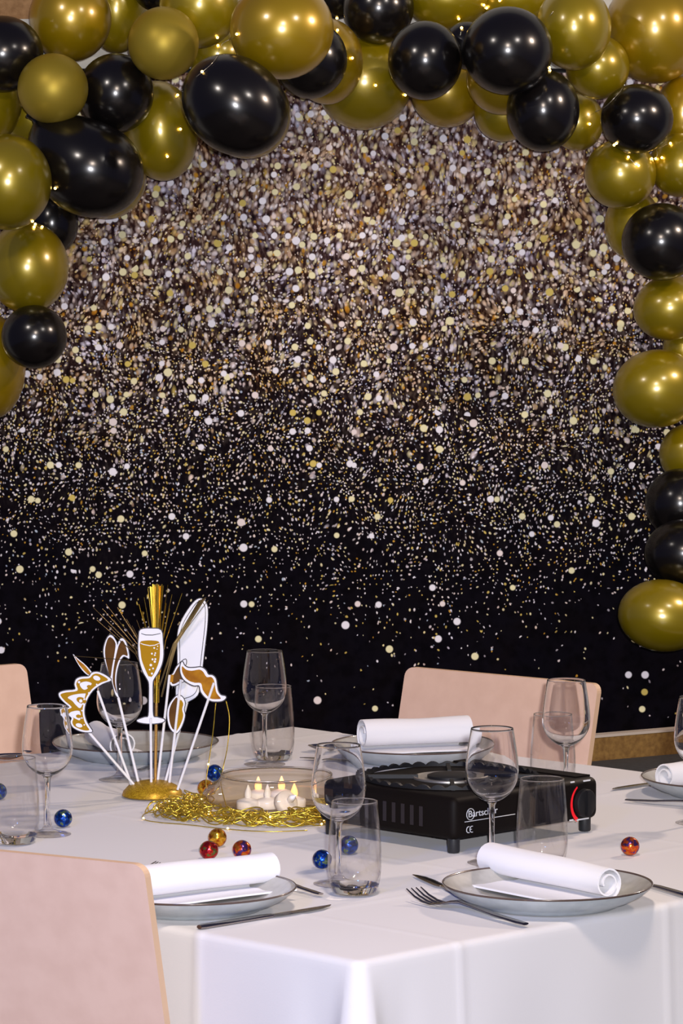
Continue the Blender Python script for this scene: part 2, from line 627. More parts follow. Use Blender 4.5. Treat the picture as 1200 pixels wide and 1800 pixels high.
def loft(sections, seg=10):
    """sections: (x, y, z, half width, half thickness, direction angle in plan)"""
    verts, faces = [], []
    for x, y, z, hw, ht, a in sections:
        sx, sy = -math.sin(a), math.cos(a)
        for j in range(seg):
            t = 2 * PI * j / seg
            verts.append((x + sx * hw * math.cos(t), y + sy * hw * math.cos(t), z + ht * math.sin(t)))
    n = len(sections)
    for i in range(n - 1):
        for j in range(seg):
            k = (j + 1) % seg
            faces.append((i * seg + j, (i + 1) * seg + j, (i + 1) * seg + k, i * seg + k))
    faces.append(tuple(range(seg)))
    faces.append(tuple(range(n * seg - 1, (n - 1) * seg - 1, -1)))
    return verts, faces


# ================================================================== THE ROOM
v, f = box(-4, -1.2, -0.05, 4, 9.6, 0)
tag(link_mesh('floor', v, f, 'floor_tone'), kind='structure')
v, f = box(-4, 9.56, 0, 4, 9.7, 3.6)
tag(link_mesh('wall_back', v, f, 'wall_paint'), kind='structure')
zl = ptd(30, 36, 9.5).z
v, f = box(-2.0, 9.47, zl, -0.6, 9.56, zl + 1.2)
tag(link_mesh('trim_1', v, f, 'brown_plaster'), kind='structure')
v, f = box(-2.0, 9.44, zl - 0.03, -0.6, 9.56, zl)
tag(link_mesh('trim_2', v, f, 'wall_paint'), kind='structure')

# glitter backdrop: a printed cloth, gently waved, hung from a rail
BY = 9.5
root = empty('glitter_backdrop', (0, BY, CAM.z))
tag(root, 'black wall hanging printed with a shower of silver and gold glitter dots', 'backdrop', kind='thing')
top = ptd(600, 128, BY).z - CAM.z
nx, nz_ = 60, 30
vv, ff = [], []
for side in (0, 1):
    for j in range(nz_ + 1):
        for i in range(nx + 1):
            x = -1.5 + 3.0 * i / nx
            z = -CAM.z + 0.02 + (top + CAM.z - 0.02) * j / nz_
            y = 0.006 * math.sin(x * 5.1 + 0.6) + 0.004 * math.sin(x * 11.3 + z)
            vv.append((x, y + side * 0.003, z))
S = (nx + 1) * (nz_ + 1)
for side in (0, 1):
    for j in range(nz_):
        for i in range(nx):
            a = side * S + j * (nx + 1) + i
            q = (a, a + 1, a + nx + 2, a + nx + 1)
            ff.append(q if side == 0 else q[::-1])
for i in range(nx):
    for j in (0, nz_):
        a = j * (nx + 1) + i
        ff.append((a, a + S, a + S + 1, a + 1) if j == 0 else (a, a + 1, a + S + 1, a + S))
for j in range(nz_):
    for i in (0, nx):
        a = j * (nx + 1) + i
        ff.append((a, a + nx + 1, a + nx + 1 + S, a + S))
link_mesh('printed_cloth', vv, ff, 'glitter_print', root, smooth=True, sharp=40)
v, f = tube([(-1.5, 0.03, top), (1.5, 0.03, top)], 0.012, 10)
link_mesh('hanging_rail', v, f, 'iron', root, smooth=True, sharp=40)

# bench against the backdrop
p0, p1 = ptd(1064, 1291, 8.66), ptd(1182, 1280.5, 8.76)
bd = Vector((p1.x - p0.x, p1.y - p0.y, 0)).normalized()
ang = math.atan2(bd.y, bd.x)
bench = empty('bench', (p0.x, p0.y, 0), ang)
tag(bench, 'low bench with brown cork backboard and grey seat under the dark wall hanging', 'bench')
ztop = p0.z
LB0, LB1 = -0.14, 0.75
v, f = box(LB0, 0.0, 0.0, LB1, 0.028, ztop - 0.006)
link_mesh('backboard', v, f, 'cork', bench)
v, f = box(LB0, -0.001, ztop - 0.006, LB1, 0.030, ztop)
link_mesh('edge_strip', v, f, 'bench_edge', bench)
o = link_mesh('seat', *box(LB0, -0.42, ztop - 0.125, LB1, -0.001, ztop - 0.057), 'bench_grey', bench)
bevelled(o, 0.01, 2)
link_mesh('base', *box(LB0 + 0.02, -0.40, 0.0, LB1 - 0.02, -0.004, ztop - 0.125), 'bench_dark', bench)

# ================================================================== TABLE AND CLOTH
TN = Vector((0.022, 4.832, 0.75))
ta = Vector((0.704, 0.710, 0)).normalized()
tb = Vector((-ta.y, ta.x, 0))
LA, LBB = 1.60, 1.75
TANG = math.atan2(ta.y, ta.x)
TO = Vector((TN.x, TN.y, 0))
table = empty('dining_table', TO, TANG)
tag(table, 'wooden table hidden under the long white tablecloth', 'table')
o = link_mesh('tabletop', *box(0.015, 0.015, 0.715, LA - 0.015, LBB - 0.015, 0.7465), 'table_wood', table)
for ax, ay in ((0.08, 0.08), (LA - 0.15, 0.08), (0.08, LBB - 0.15), (LA - 0.15, LBB - 0.15)):
    link_mesh('leg', *box(ax, ay, 0, ax + 0.07, ay + 0.07, 0.715), 'table_wood', table)


def tablecloth():
    """one continuous sheet: flat top, rounded edge, four hanging sides with gathered corners"""
    nxx, nyy = 230, 250
    drop_n, drop = 16, 0.28
    er = 0.010
    verts, faces = [], []

    def crease(u, first, step):
        d_ = (u - first + step / 2) % step - step / 2
        return math.exp(-(d_ / 0.006) ** 2)

    def top_z(x, y):
        return base_z(x, y) + 0.0011 * crease(x, 0.19, 0.42) + 0.0011 * crease(y, 0.30, 0.44)

    def base_z(x, y):
        return 0.7495 + 0.0006 * math.sin(9 * x + 3 * y) + 0.0004 * math.sin(17 * y - 5 * x)
    idx = {}
    for j in range(nyy + 1):
        for i in range(nxx + 1):
            x, y = er + (LA - 2 * er) * i / nxx, er + (LBB - 2 * er) * j / nyy
            idx[i, j] = len(verts)
            verts.append((x, y, top_z(x, y)))
    for j in range(nyy):
        for i in range(nxx):
            faces.append((idx[i, j], idx[i + 1, j], idx[i + 1, j + 1], idx[i, j + 1]))
    ring = [(i, 0) for i in range(nxx)] + [(nxx, j) for j in range(nyy)] + [(i, nyy) for i in range(nxx, 0, -1)] + [(0, j) for j in range(nyy, 0, -1)]
    # outward directions, smooth round the corners
    nr = len(ring)
    outs, dist = [], []
    for k, (i, j) in enumerate(ring):
        ox = (-1 if i == 0 else 1 if i == nxx else 0)
        oy = (-1 if j == 0 else 1 if j == nyy else 0)
        outs.append(Vector((ox, oy, 0)).normalized())
        x, y = LA * i / nxx, LBB * j / nyy
        dc = min(math.hypot(x - cx, y - cy) for cx in (0, LA) for cy in (0, LBB))
        dist.append(dc)
    prev = [idx[q] for q in ring]
    base = [Vector(verts[q]) for q in prev]
    for s in range(1, drop_n + 1):
        cur = []
        for k in range(nr):
            if s <= 4:
                a = s / 4 * PI / 2
                off, dz = er * math.sin(a), er * (1 - math.cos(a))
            else:
                tt = (s - 4) / (drop_n - 4)
                off, dz = er, er + tt ** 1.4 * (drop - er)
            dd = max(0.0, dz - er)
            flare = dd * 0.04
            w_ = math.exp(-(dist[k] / 0.022) ** 2)            # corner fold stands out
            w2 = math.exp(-((dist[k] - 0.07) / 0.03) ** 2)    # and a hollow beside it
            wav = 0.004 * math.sin(k * 0.074) * min(1, dd / 0.25) + 0.0012 * math.sin(k * 0.2 + 1) * min(1, dd / 0.1)
            cr_ = crease(base[k].x, 0.19, 0.42) if abs(outs[k].y) > 0.9 else crease(base[k].y, 0.30, 0.44) if abs(outs[k].x) > 0.9 else 0
            push = off + 0.0016 * cr_ + flare + w_ * dd * 0.16 - w2 * dd * 0.03 + wav * (1 - w_)
            p = base[k] + outs[k] * push
            cur.append(len(verts))
            verts.append((p.x, p.y, base[k].z - dz))
        for k in range(nr):
            k2 = (k + 1) % nr
            faces.append((prev[k], cur[k], cur[k2], prev[k2]))
        prev = cur
    o = link_mesh('tablecloth', verts, faces, 'cloth', None, smooth=True)
    o.location = TO
    o.rotation_euler = (0, 0, TANG)
    md = o.modifiers.new('thickness', 'SOLIDIFY')
    md.thickness = 0.0012
    md.offset = -1
    tag(o, 'long white tablecloth covering the laid table', 'tablecloth')
    # pressed creases: narrow ridges across the sheet
    return o


tablecloth()
TZ = 0.7508


def on_table(px, py):
    p = pt(px, py, 0.001)
    return Vector((p.x, p.y, TZ))


# ================================================================== CHAIRS
def make_chair():
    """chair facing local -y; backrest leans to +y; origin on the floor under the backrest top"""
    root = empty('dining_chair')
    W, ZB, ZT, th = 0.44, 0.44, 0.872, 0.013
    lean = math.tan(math.radians(13))
    cx = []
    rc = 0.017
    # rounded outline of the panel (x, height)
    H = ZT - ZB
    ol = []
    for (x, z, a0) in ((W / 2 - rc, H - rc, 0), (-W / 2 + rc, H - rc, 90)):
        for k in range(7):
            a = math.radians(a0 + k * 15)
            ol.append((x + rc * math.cos(a), z + rc * math.sin(a)))
    ol += [(-W / 2, H * 0.66), (-W / 2, H * 0.33), (-W / 2 + 0.005, 0), (W / 2 - 0.005, 0), (W / 2, H * 0.33), (W / 2, H * 0.66)]

    def place(x, z, d):
        y = (z - H) * lean - d + 0.16 * (x * x) * -1.0 * 0.35
        return (x, y, ZB + z)
    n = len(ol)
    # columns: build as grid strips so that the panel can curve
    xs = [-1 + 2 * i / 12 for i in range(13)]
    verts = [place(x, z, 0) for x, z in ol] + [place(x, z, th) for x, z in ol]
    faces = [tuple(range(n)), tuple(range(2 * n - 1, n - 1, -1))] + [(i, i + n, (i + 1) % n + n, (i + 1) % n) for i in range(n)]
    me = link_mesh('backrest', verts, faces, ['plywood', 'ply_edge'], root)
    for p in me.data.polygons:
        p.material_index = 0 if len(p.vertices) > 4 else 1
    # seat
    d0 = -H * lean
    o = link_mesh('seat', *box(-W / 2 + 0.01, d0 - 0.42, 0.435, W / 2 - 0.01, d0 + 0.0, 0.45), 'plywood', root)
    bevelled(o, 0.006, 2)
    for sx in (-1, 1):
        for y0, y1 in ((d0 - 0.38, d0 - 0.40), (d0 - 0.04, d0 + 0.03)):
            v, f = tube([(sx * (W / 2 - 0.035), y0, 0.435), (sx * (W / 2 - 0.02), y1, 0.0)], 0.011, 10)
            link_mesh('leg', v, f, 'chair_metal', root, smooth=True, sharp=40)
    return tag(root, None, 'chair', 'pale wooden chairs round the table')


chair = make_chair()


H0 = 0.872 - 0.75
# far chair behind the stove: local +y points away from the table (up right), local +x runs along the edge
c_far = chair
a, b2 = pt(735, 1172, H0), pt(1046, 1200, H0)
c_far.rotation_euler = (0, 0, math.atan2(b2.y - a.y, b2.x - a.x))
mid = (a + b2) / 2
c_far.location = (mid.x, mid.y, 0)
c_far['label'] = 'pale wooden chair behind the black stove and rolled napkin'

c_left = copy_thing(chair, (0, 0, 0), 0, 'pale wooden chair beyond the stemmed glass, cut off by the picture edge')
e = pt(38, 1165, H0)
dl = Vector((0.80, 0.60, 0)).normalized()
mid = e - dl * 0.22
c_left.location = (mid.x, mid.y, 0)
c_left.rotation_euler = (0, 0, math.atan2(dl.y, dl.x))

c_near = copy_thing(chair, (0, 0, 0), 0, 'large pale chair back rising in front of the white tablecloth')
e = pt(250, 1521, H0)
e2 = pt(0, 1497, H0)
dn = (e - e2).normalized()               # points to the right along the near edge
mid = e - dn * 0.22
c_near.location = (mid.x, mid.y, 0)
c_near.rotation_euler = (0, 0, math.atan2(-dn.y, -dn.x))


# ================================================================== CROCKERY
def make_plate():
    root = empty('dinner_plate')
    R, h = 0.146, 0.030
    outer = [(0, 0.002), (0.085, 0.002), (0.088, 0.0), (0.098, 0.0), (0.101, 0.003), (0.118, 0.009), (0.132, 0.0165), (0.141, 0.024), (0.1448, h - 0.002)]
    inner = [(0.1432, h - 0.0012), (0.139, 0.0265), (0.129, 0.0195), (0.114, 0.0125), (0.098, 0.0088), (0.06, 0.008), (0, 0.0078)]
    v, f = lathe(outer, 72)
    link_mesh('underside', v, f, 'stoneware', root, smooth=True, sharp=50)
    v, f = lathe(inner, 72)
    link_mesh('well', v, f, 'stoneware_in', root, smooth=True)
    rim = [(0.1448, h - 0.002), (R, h - 0.0003), (R - 0.0005, h + 0.0008), (R - 0.0018, h + 0.0008), (0.1432, h - 0.0012)]
    v, f = lathe(rim, 72)
    link_mesh('rim', v, f, 'glaze_rim', root, smooth=True)
    return tag(root, None, 'plate', 'grey stoneware plates with brown rims')


plate = make_plate()
PLATES = [
    (962, 1552, 'grey brown-rimmed plate with fork beside the cloth edge, below the straight tumbler'),
    (335, 1559, 'grey brown-rimmed plate beside the large chair back, with a knife before it'),
    (727, 1307, 'grey brown-rimmed plate behind the black stove'),
    (240, 1303, 'grey brown-rimmed plate behind the photo prop sticks'),
    (1281, 1365, 'grey brown-rimmed plate cut off by the picture edge near the bench'),
]
plate_at = []
for i, (px, py, lab) in enumerate(PLATES):
    p = pt(px, py, 0.03)
    o = plate if i == 0 else copy_thing(plate, (0, 0, 0))
    o.location = (p.x, p.y, TZ)
    o['label'] = lab
    plate_at.append(Vector((p.x, p.y, TZ)))


def napkin(a, b, r, label, turns=1.8, flap=0.05, side=1, squash=0.95, seed=1, z0=None, fold=False):
    """rolled cloth napkin between two ground points (axis), with a loose flap lying on the plate"""
    rnd = random.Random(seed)
    a, b = Vector((a.x, a.y, 0)), Vector((b.x, b.y, 0))
    d = (b - a)
    Lg = d.length
    th = 0.0026
    prof = []
    n = int(turns * 22)
    r0 = r * 0.36
    end_a = -PI / 2
    for i in range(n + 1):
        t = i / n
        ang_ = end_a - (1 - t) * turns * 2 * PI
        rr = r0 + (r - r0) * t ** 0.8
        prof.append((rr * math.cos(ang_), rr * math.sin(ang_) * squash))
    # loose flap runs flat from the bottom of the roll
    for k in range(1, 7):
        prof.append((flap * k / 6, prof[n][1] + 0.0008 * k / 6 + 0.0006 * math.sin(k * 1.3)))
    # thicken
    m = len(prof)
    nor = []
    for i in range(m):
        p, q = prof[max(i - 1, 0)], prof[min(i + 1, m - 1)]
        tx, ty = q[0] - p[0], q[1] - p[1]
        l = math.hypot(tx, ty) or 1
        nor.append((-ty / l, tx / l))
    loop = [(p[0] + q[0] * th / 2, p[1] + q[1] * th / 2) for p, q in zip(prof, nor)]
    loop += [(p[0] - q[0] * th / 2, p[1] - q[1] * th / 2) for p, q in reversed(list(zip(prof, nor)))]
    zmin = min(y for x, y in loop)
    nl = 14
    verts, faces = [], []
    k = len(loop)
    for i in range(nl + 1):
        t = i / nl
        wob = 1 + 0.03 * math.sin(3.1 * t + seed) + 0.012 * math.sin(9 * t + seed * 2)
        for x, y in loop:
            skew = 0.004 * math.sin(4 * t + seed) * (1 if x > 0 else 0.5)
            verts.append(((t - 0.5) * Lg + (0.012 * (x / (flap + 1e-6)) if x > r else 0) * (t - 0.5), side * (x * wob + skew), (y - zmin) * wob))
    for i in range(nl):
        for j in range(k):
            j2 = (j + 1) % k
            q = (i * k + j, (i + 1) * k + j, (i + 1) * k + j2, i * k + j2)
            faces.append(q if side < 0 else q[::-1])
    # end caps as strips between the two skins
    for i in (0, nl):
        for j in range(m - 1):
            q = (i * k + j, i * k + j + 1, i * k + (k - 2 - j), i * k + (k - 1 - j))
            faces.append(q)
    o = link_mesh('rolled_napkin', verts, faces, 'napkin', None, smooth=True, sharp=60)
    mid = (a + b) / 2
    o.location = (mid.x, mid.y, z0)
    o.rotation_euler = (0, 0, math.atan2(d.y, d.x))
    return tag(o, label, 'napkin', 'rolled white napkins on the plates')


NZ = TZ + 0.0115
napkin(pt(862, 1513, 0.035), pt(1066, 1556, 0.035), 0.0255, 'rolled white napkin with spiral end on the plate by the cloth edge', seed=1, z0=NZ, side=-1, flap=0.075)
napkin(pt(215, 1561, 0.035), pt(478, 1531, 0.035), 0.027, 'rolled white napkin on the plate beside the large chair back', seed=2, z0=NZ, side=-1, flap=0.055)
napkin(pt(636, 1294, 0.04), pt(822, 1286, 0.04), 0.031, 'thick rolled white napkin with open end, behind the stove', seed=3, z0=NZ, side=-1, flap=0.06, turns=1.7)
napkin(pt(172, 1283, 0.04), pt(214, 1306, 0.04), 0.024, 'rolled white napkin seen end-on behind the photo prop sticks', seed=4, z0=NZ, side=1, flap=0.05)
napkin(pt(1170, 1367, 0.035), pt(1290, 1352, 0.035), 0.025, 'rolled white napkin on the plate cut off by the picture edge', seed=5, z0=NZ, side=-1, flap=0.05)


# ================================================================== GLASSES
def make_wine_glass():
    root = empty('wine_glass')
    foot = [(0, 0.0012), (0.030, 0.0006), (0.0345, 0.0), (0.0362, 0.0008), (0.0360, 0.0018), (0.030, 0.0030), (0.018, 0.0052), (0.010, 0.0085), (0.0062, 0.0135)]
    v, f = lathe(foot, 56)
    link_mesh('foot', v, f, 'thin_clear_glass', root, smooth=True)
    stem = [(0.0062, 0.0135), (0.0046, 0.021), (0.0040, 0.035), (0.0038, 0.055), (0.0040, 0.075), (0.0050, 0.0865), (0.0075, 0.0915)]
    v, f = lathe(stem, 32)
    link_mesh('stem', v, f, 'glass', root, smooth=True)
    out = catmull([(0.0075, 0.0915), (0.018, 0.0965), (0.029, 0.106), (0.0365, 0.119), (0.0392, 0.132), (0.0388, 0.147), (0.0365, 0.167), (0.0335, 0.186), (0.0312, 0.2)], 4, False)
    th = 0.0011
    inn = catmull([(0.0312 - th, 0.2), (0.0335 - th, 0.186), (0.0365 - th, 0.167), (0.0388 - th, 0.147), (0.0392 - th, 0.132), (0.0365 - th, 0.1195), (0.028, 0.1075), (0.017, 0.0990), (0.007, 0.0958), (0, 0.0953)], 4, False)
    prof = out + [(0.0312 - th * 0.2, 0.2006), (0.0312 - th * 0.8, 0.2006)] + inn
    v, f = lathe(prof, 56)
    link_mesh('bowl', v, f, 'glass', root, smooth=True)
    return tag(root, None, 'wine glass', 'stemmed wine glasses on the table')


def make_tumbler():
    root = empty('water_tumbler')
    out = catmull([(0.027, 0.0004), (0.0305, 0.003), (0.0345, 0.013), (0.0372, 0.030), (0.0378, 0.048), (0.0368, 0.075), (0.0345, 0.105), (0.0322, 0.13)], 4, False)
    th = 0.0013
    inn = catmull([(0.0322 - th, 0.13), (0.0345 - th, 0.105), (0.0368 - th, 0.075), (0.0378 - th, 0.048), (0.0358, 0.031), (0.0322, 0.0185), (0.026, 0.0135), (0.013, 0.0118), (0, 0.0115)], 4, False)
    v, f = lathe([(0, 0.0022), (0.021, 0.0016), (0.025, 0.0)] + out[:9], 56)
    link_mesh('base', v, f, 'glass', root, smooth=True)
    v, f = lathe(out[8:] + [(0.0322 - th * 0.5, 0.1306)] + inn, 56)
    link_mesh('wall', v, f, 'thin_clear_glass', root, smooth=True)
    v, f = lathe([(0.0316 + 0.0008 * math.cos(2 * PI * k / 8), 0.1303 + 0.0008 * math.sin(2 * PI * k / 8)) for k in range(9)], 56)
    link_mesh('rim', v, f, 'glass', root, smooth=True)
    return tag(root, None, 'tumbler', 'clear water tumblers on the table')


wg = make_wine_glass()
WINE = [
    (595, 1554, 'wine glass between the candle bowl and the plate, overlapping a tumbler'),
    (864, 1517, 'wine glass in front of the black stove'),
    (84, 1467, 'wine glass beside the crown prop and a blue foil ball'),
    (211, 1371, 'wine glass behind the photo prop sticks'),
    (465, 1344, 'wine glass behind the candle bowl, against the dark wall hanging'),
    (994, 1409, 'wine glass in front of the pale chair behind the stove'),
    (1227, 1447, 'wine glass half outside the picture near the bench'),
]
for i, (px, py, lab) in enumerate(WINE):
    o = wg if i == 0 else copy_thing(wg, (0, 0, 0))
    o.location = on_table(px, py)
    o['label'] = lab
tm = make_tumbler()
TUMB = [
    (623, 1570, 'tumbler beside two blue foil balls, overlapping a wine glass'),
    (952, 1524, 'tumbler between the stove and the napkin on the front plate'),
    (480, 1335, 'tumbler half hidden by the wine glass behind the candle bowl'),
    (26, 1481, 'tumbler above the large chair back, at the picture edge'),
    (971, 1392, 'tumbler behind the stove, before the pale chair back'),
]
for i, (px, py, lab) in enumerate(TUMB):
    o = tm if i == 0 else copy_thing(tm, (0, 0, 0))
    o.location = on_table(px, py)
    o['label'] = lab


# ================================================================== CUTLERY
def make_fork(L=0.2):
    root = empty('table_fork')
    hd = [(0, 0, 0.0040, 0.0045, 0.0015, 0), (0.012, 0, 0.0042, 0.0058, 0.0016, 0), (0.05, 0, 0.0062, 0.0050, 0.0016, 0), (0.09, 0, 0.0098, 0.0036, 0.0017, 0), (0.118, 0, 0.0118, 0.0029, 0.0018, 0),
          (0.132, 0, 0.0095, 0.0050, 0.0015, 0), (0.142, 0, 0.0066, 0.0096, 0.0012, 0), (0.154, 0, 0.0044, 0.0122, 0.0011, 0), (0.160, 0, 0.0040, 0.0124, 0.0010, 0)]
    v, f = loft(hd)
    link_mesh('handle', v, f, 'steel', root, smooth=True, sharp=50)
    for k in range(4):
        y = (-1.5 + k) * 0.0066
        sec = [(0.158, y, 0.0040, 0.0022, 0.0010, 0), (0.172, y, 0.0050, 0.0020, 0.0010, 0), (0.187, y, 0.0085, 0.0016, 0.0010, 0), (0.202, y, 0.0150, 0.0008, 0.0007, 0)]
        v, f = loft(sec, 8)
        link_mesh('tine', v, f, 'steel', root, smooth=True, sharp=50)
    return tag(root, None, 'fork', 'steel forks')


def make_knife():
    root = empty('table_knife')
    hd = [(0, 0, 0.0034, 0.0045, 0.0026, 0), (0.006, 0, 0.0036, 0.0068, 0.0032, 0), (0.05, 0, 0.0036, 0.0062, 0.0032, 0), (0.1, 0, 0.0036, 0.0048, 0.0030, 0), (0.118, 0, 0.0034, 0.0050, 0.0022, 0)]
    v, f = loft(hd)
    link_mesh('handle', v, f, 'steel', root, smooth=True, sharp=50)
    bl = [(0.117, 0, 0.0034, 0.0056, 0.0016, 0), (0.13, 0.0008, 0.003, 0.0078, 0.0011, 0), (0.17, 0.001, 0.003, 0.0088, 0.001, 0), (0.20, 0.002, 0.003, 0.0075, 0.0009, 0), (0.216, 0.0045, 0.003, 0.0042, 0.0008, 0), (0.224, 0.0075, 0.003, 0.0008, 0.0006, 0)]
    v, f = loft(bl)
    link_mesh('blade', v, f, 'steel', root, smooth=True, sharp=50)
    return tag(root, None, 'knife', 'steel table knives')


def make_spoon():
    root = empty('table_spoon')
    hd = [(0, 0, 0.0040, 0.0045, 0.0015, 0), (0.012, 0, 0.0042, 0.0058, 0.0016, 0), (0.05, 0, 0.0062, 0.0050, 0.0016, 0), (0.09, 0, 0.0098, 0.0036, 0.0017, 0), (0.125, 0, 0.0118, 0.0029, 0.0018, 0), (0.142, 0, 0.0100, 0.0036, 0.0014, 0)]
    v, f = loft(hd)
    link_mesh('handle', v, f, 'steel', root, smooth=True, sharp=50)
    # bowl: a thin dished egg shape
    verts, faces = [], []
    nu, nv = 20, 6
    for s, dz in ((0, 0.0), (1, -0.0010)):
        for j in range(nv + 1):
            rr = j / nv
            for i in range(nu):
                t = 2 * PI * i / nu
                ex = 0.031 * math.cos(t)
                wy = 0.0205 * (1 - 0.12 * math.cos(t)) * math.sin(t)
                verts.append((0.168 + ex * rr, wy * rr, 0.0018 + dz * 0.9 + 0.0085 * rr ** 2))
    for s in (0, 1):
        o_ = s * (nv + 1) * nu
        for j in range(nv):
            for i in range(nu):
                k = (i + 1) % nu
                q = (o_ + j * nu + i, o_ + (j + 1) * nu + i, o_ + (j + 1) * nu + k, o_ + j * nu + k)
                faces.append(q if s == 0 else q[::-1])
    o2 = (nv + 1) * nu
    for i in range(nu):
        k = (i + 1) % nu
        faces.append((nv * nu + i, o2 + nv * nu + i, o2 + nv * nu + k, nv * nu + k))
    link_mesh('spoon_bowl', verts, faces, 'steel', root, smooth=True, sharp=50)
    return tag(root, None, 'spoon', 'steel spoons')


def lay(o, end_px, tip_px, label, anchor='tip', length=0.2, htip=0.0, hend=0.003, k=1.0):
    e_, t_ = pt(*end_px, hend), pt(*tip_px, htip)
    d = Vector((t_.x - e_.x, t_.y - e_.y, 0)).normalized()
    org = Vector((e_.x, e_.y, 0)) if anchor == 'end' else Vector((t_.x, t_.y, 0)) - d * length
    o.location = (org.x, org.y, TZ - 0.0005)
    o.rotation_euler = (0, 0, math.atan2(d.y, d.x))
    o['label'] = label
    o.scale = (k, k, k)
    return o


fork, knife, spoon = make_fork(), make_knife(), make_spoon()
lay(fork, (932, 1629), (727, 1562), 'steel fork in front of the plate by the cloth edge', 'tip', 0.202 * 1.24, htip=0.018, k=1.24)
lay(copy_thing(fork, (0, 0, 0)), (40, 1553), (280, 1516), 'steel fork with only its tines showing above the napkin, beside the large chair', 'tip', 0.202, htip=0.015)
lay(copy_thing(fork, (0, 0, 0)), (1100, 1407), (1290, 1428), 'steel fork lying before the plate cut off by the picture edge', 'end', 0.202)
lay(knife, (350, 1631), (590, 1596), 'steel knife in front of the plate beside the large chair back', 'end', 0.224, k=1.1)
lay(copy_thing(knife, (0, 0, 0)), (1225, 1580), (1140, 1559), 'steel knife whose handle shows beyond the front plate rim, by the cloth edge', 'end', 0.224)
lay(copy_thing(knife, (0, 0, 0)), (1240, 1364), (1070, 1390), 'steel knife with its tip out between stove and the bench-side plate', 'tip', 0.224)
lay(copy_thing(knife, (0, 0, 0)), (640, 1338), (530, 1334), 'steel knife tip showing behind the wine glass and candle bowl', 'tip', 0.224)
lay(spoon, (245, 1354), (372, 1322), 'steel spoon with a brown-reflecting bowl beside the plate behind the prop sticks', 'end', 0.2)
lay(copy_thing(spoon, (0, 0, 0)), (564, 1573), (480, 1556), 'steel spoon handle poking past the plate beside the large chair', 'end', 0.2)
lay(copy_thing(spoon, (0, 0, 0)), (-140, 1345), (42, 1335), 'steel spoon behind the wine glass by the crown prop', 'tip', 0.2)
lay(copy_thing(spoon, (0, 0, 0)), (660, 1316), (540, 1320), 'steel spoon end behind the candle bowl, beside the plate behind the stove', 'tip', 0.2)
kk = copy_thing(knife, (0, 0, 0))
lay(kk, (800, 1568), (734, 1541), 'steel knife blade showing between the front plate and its fork', 'tip', 0.224)


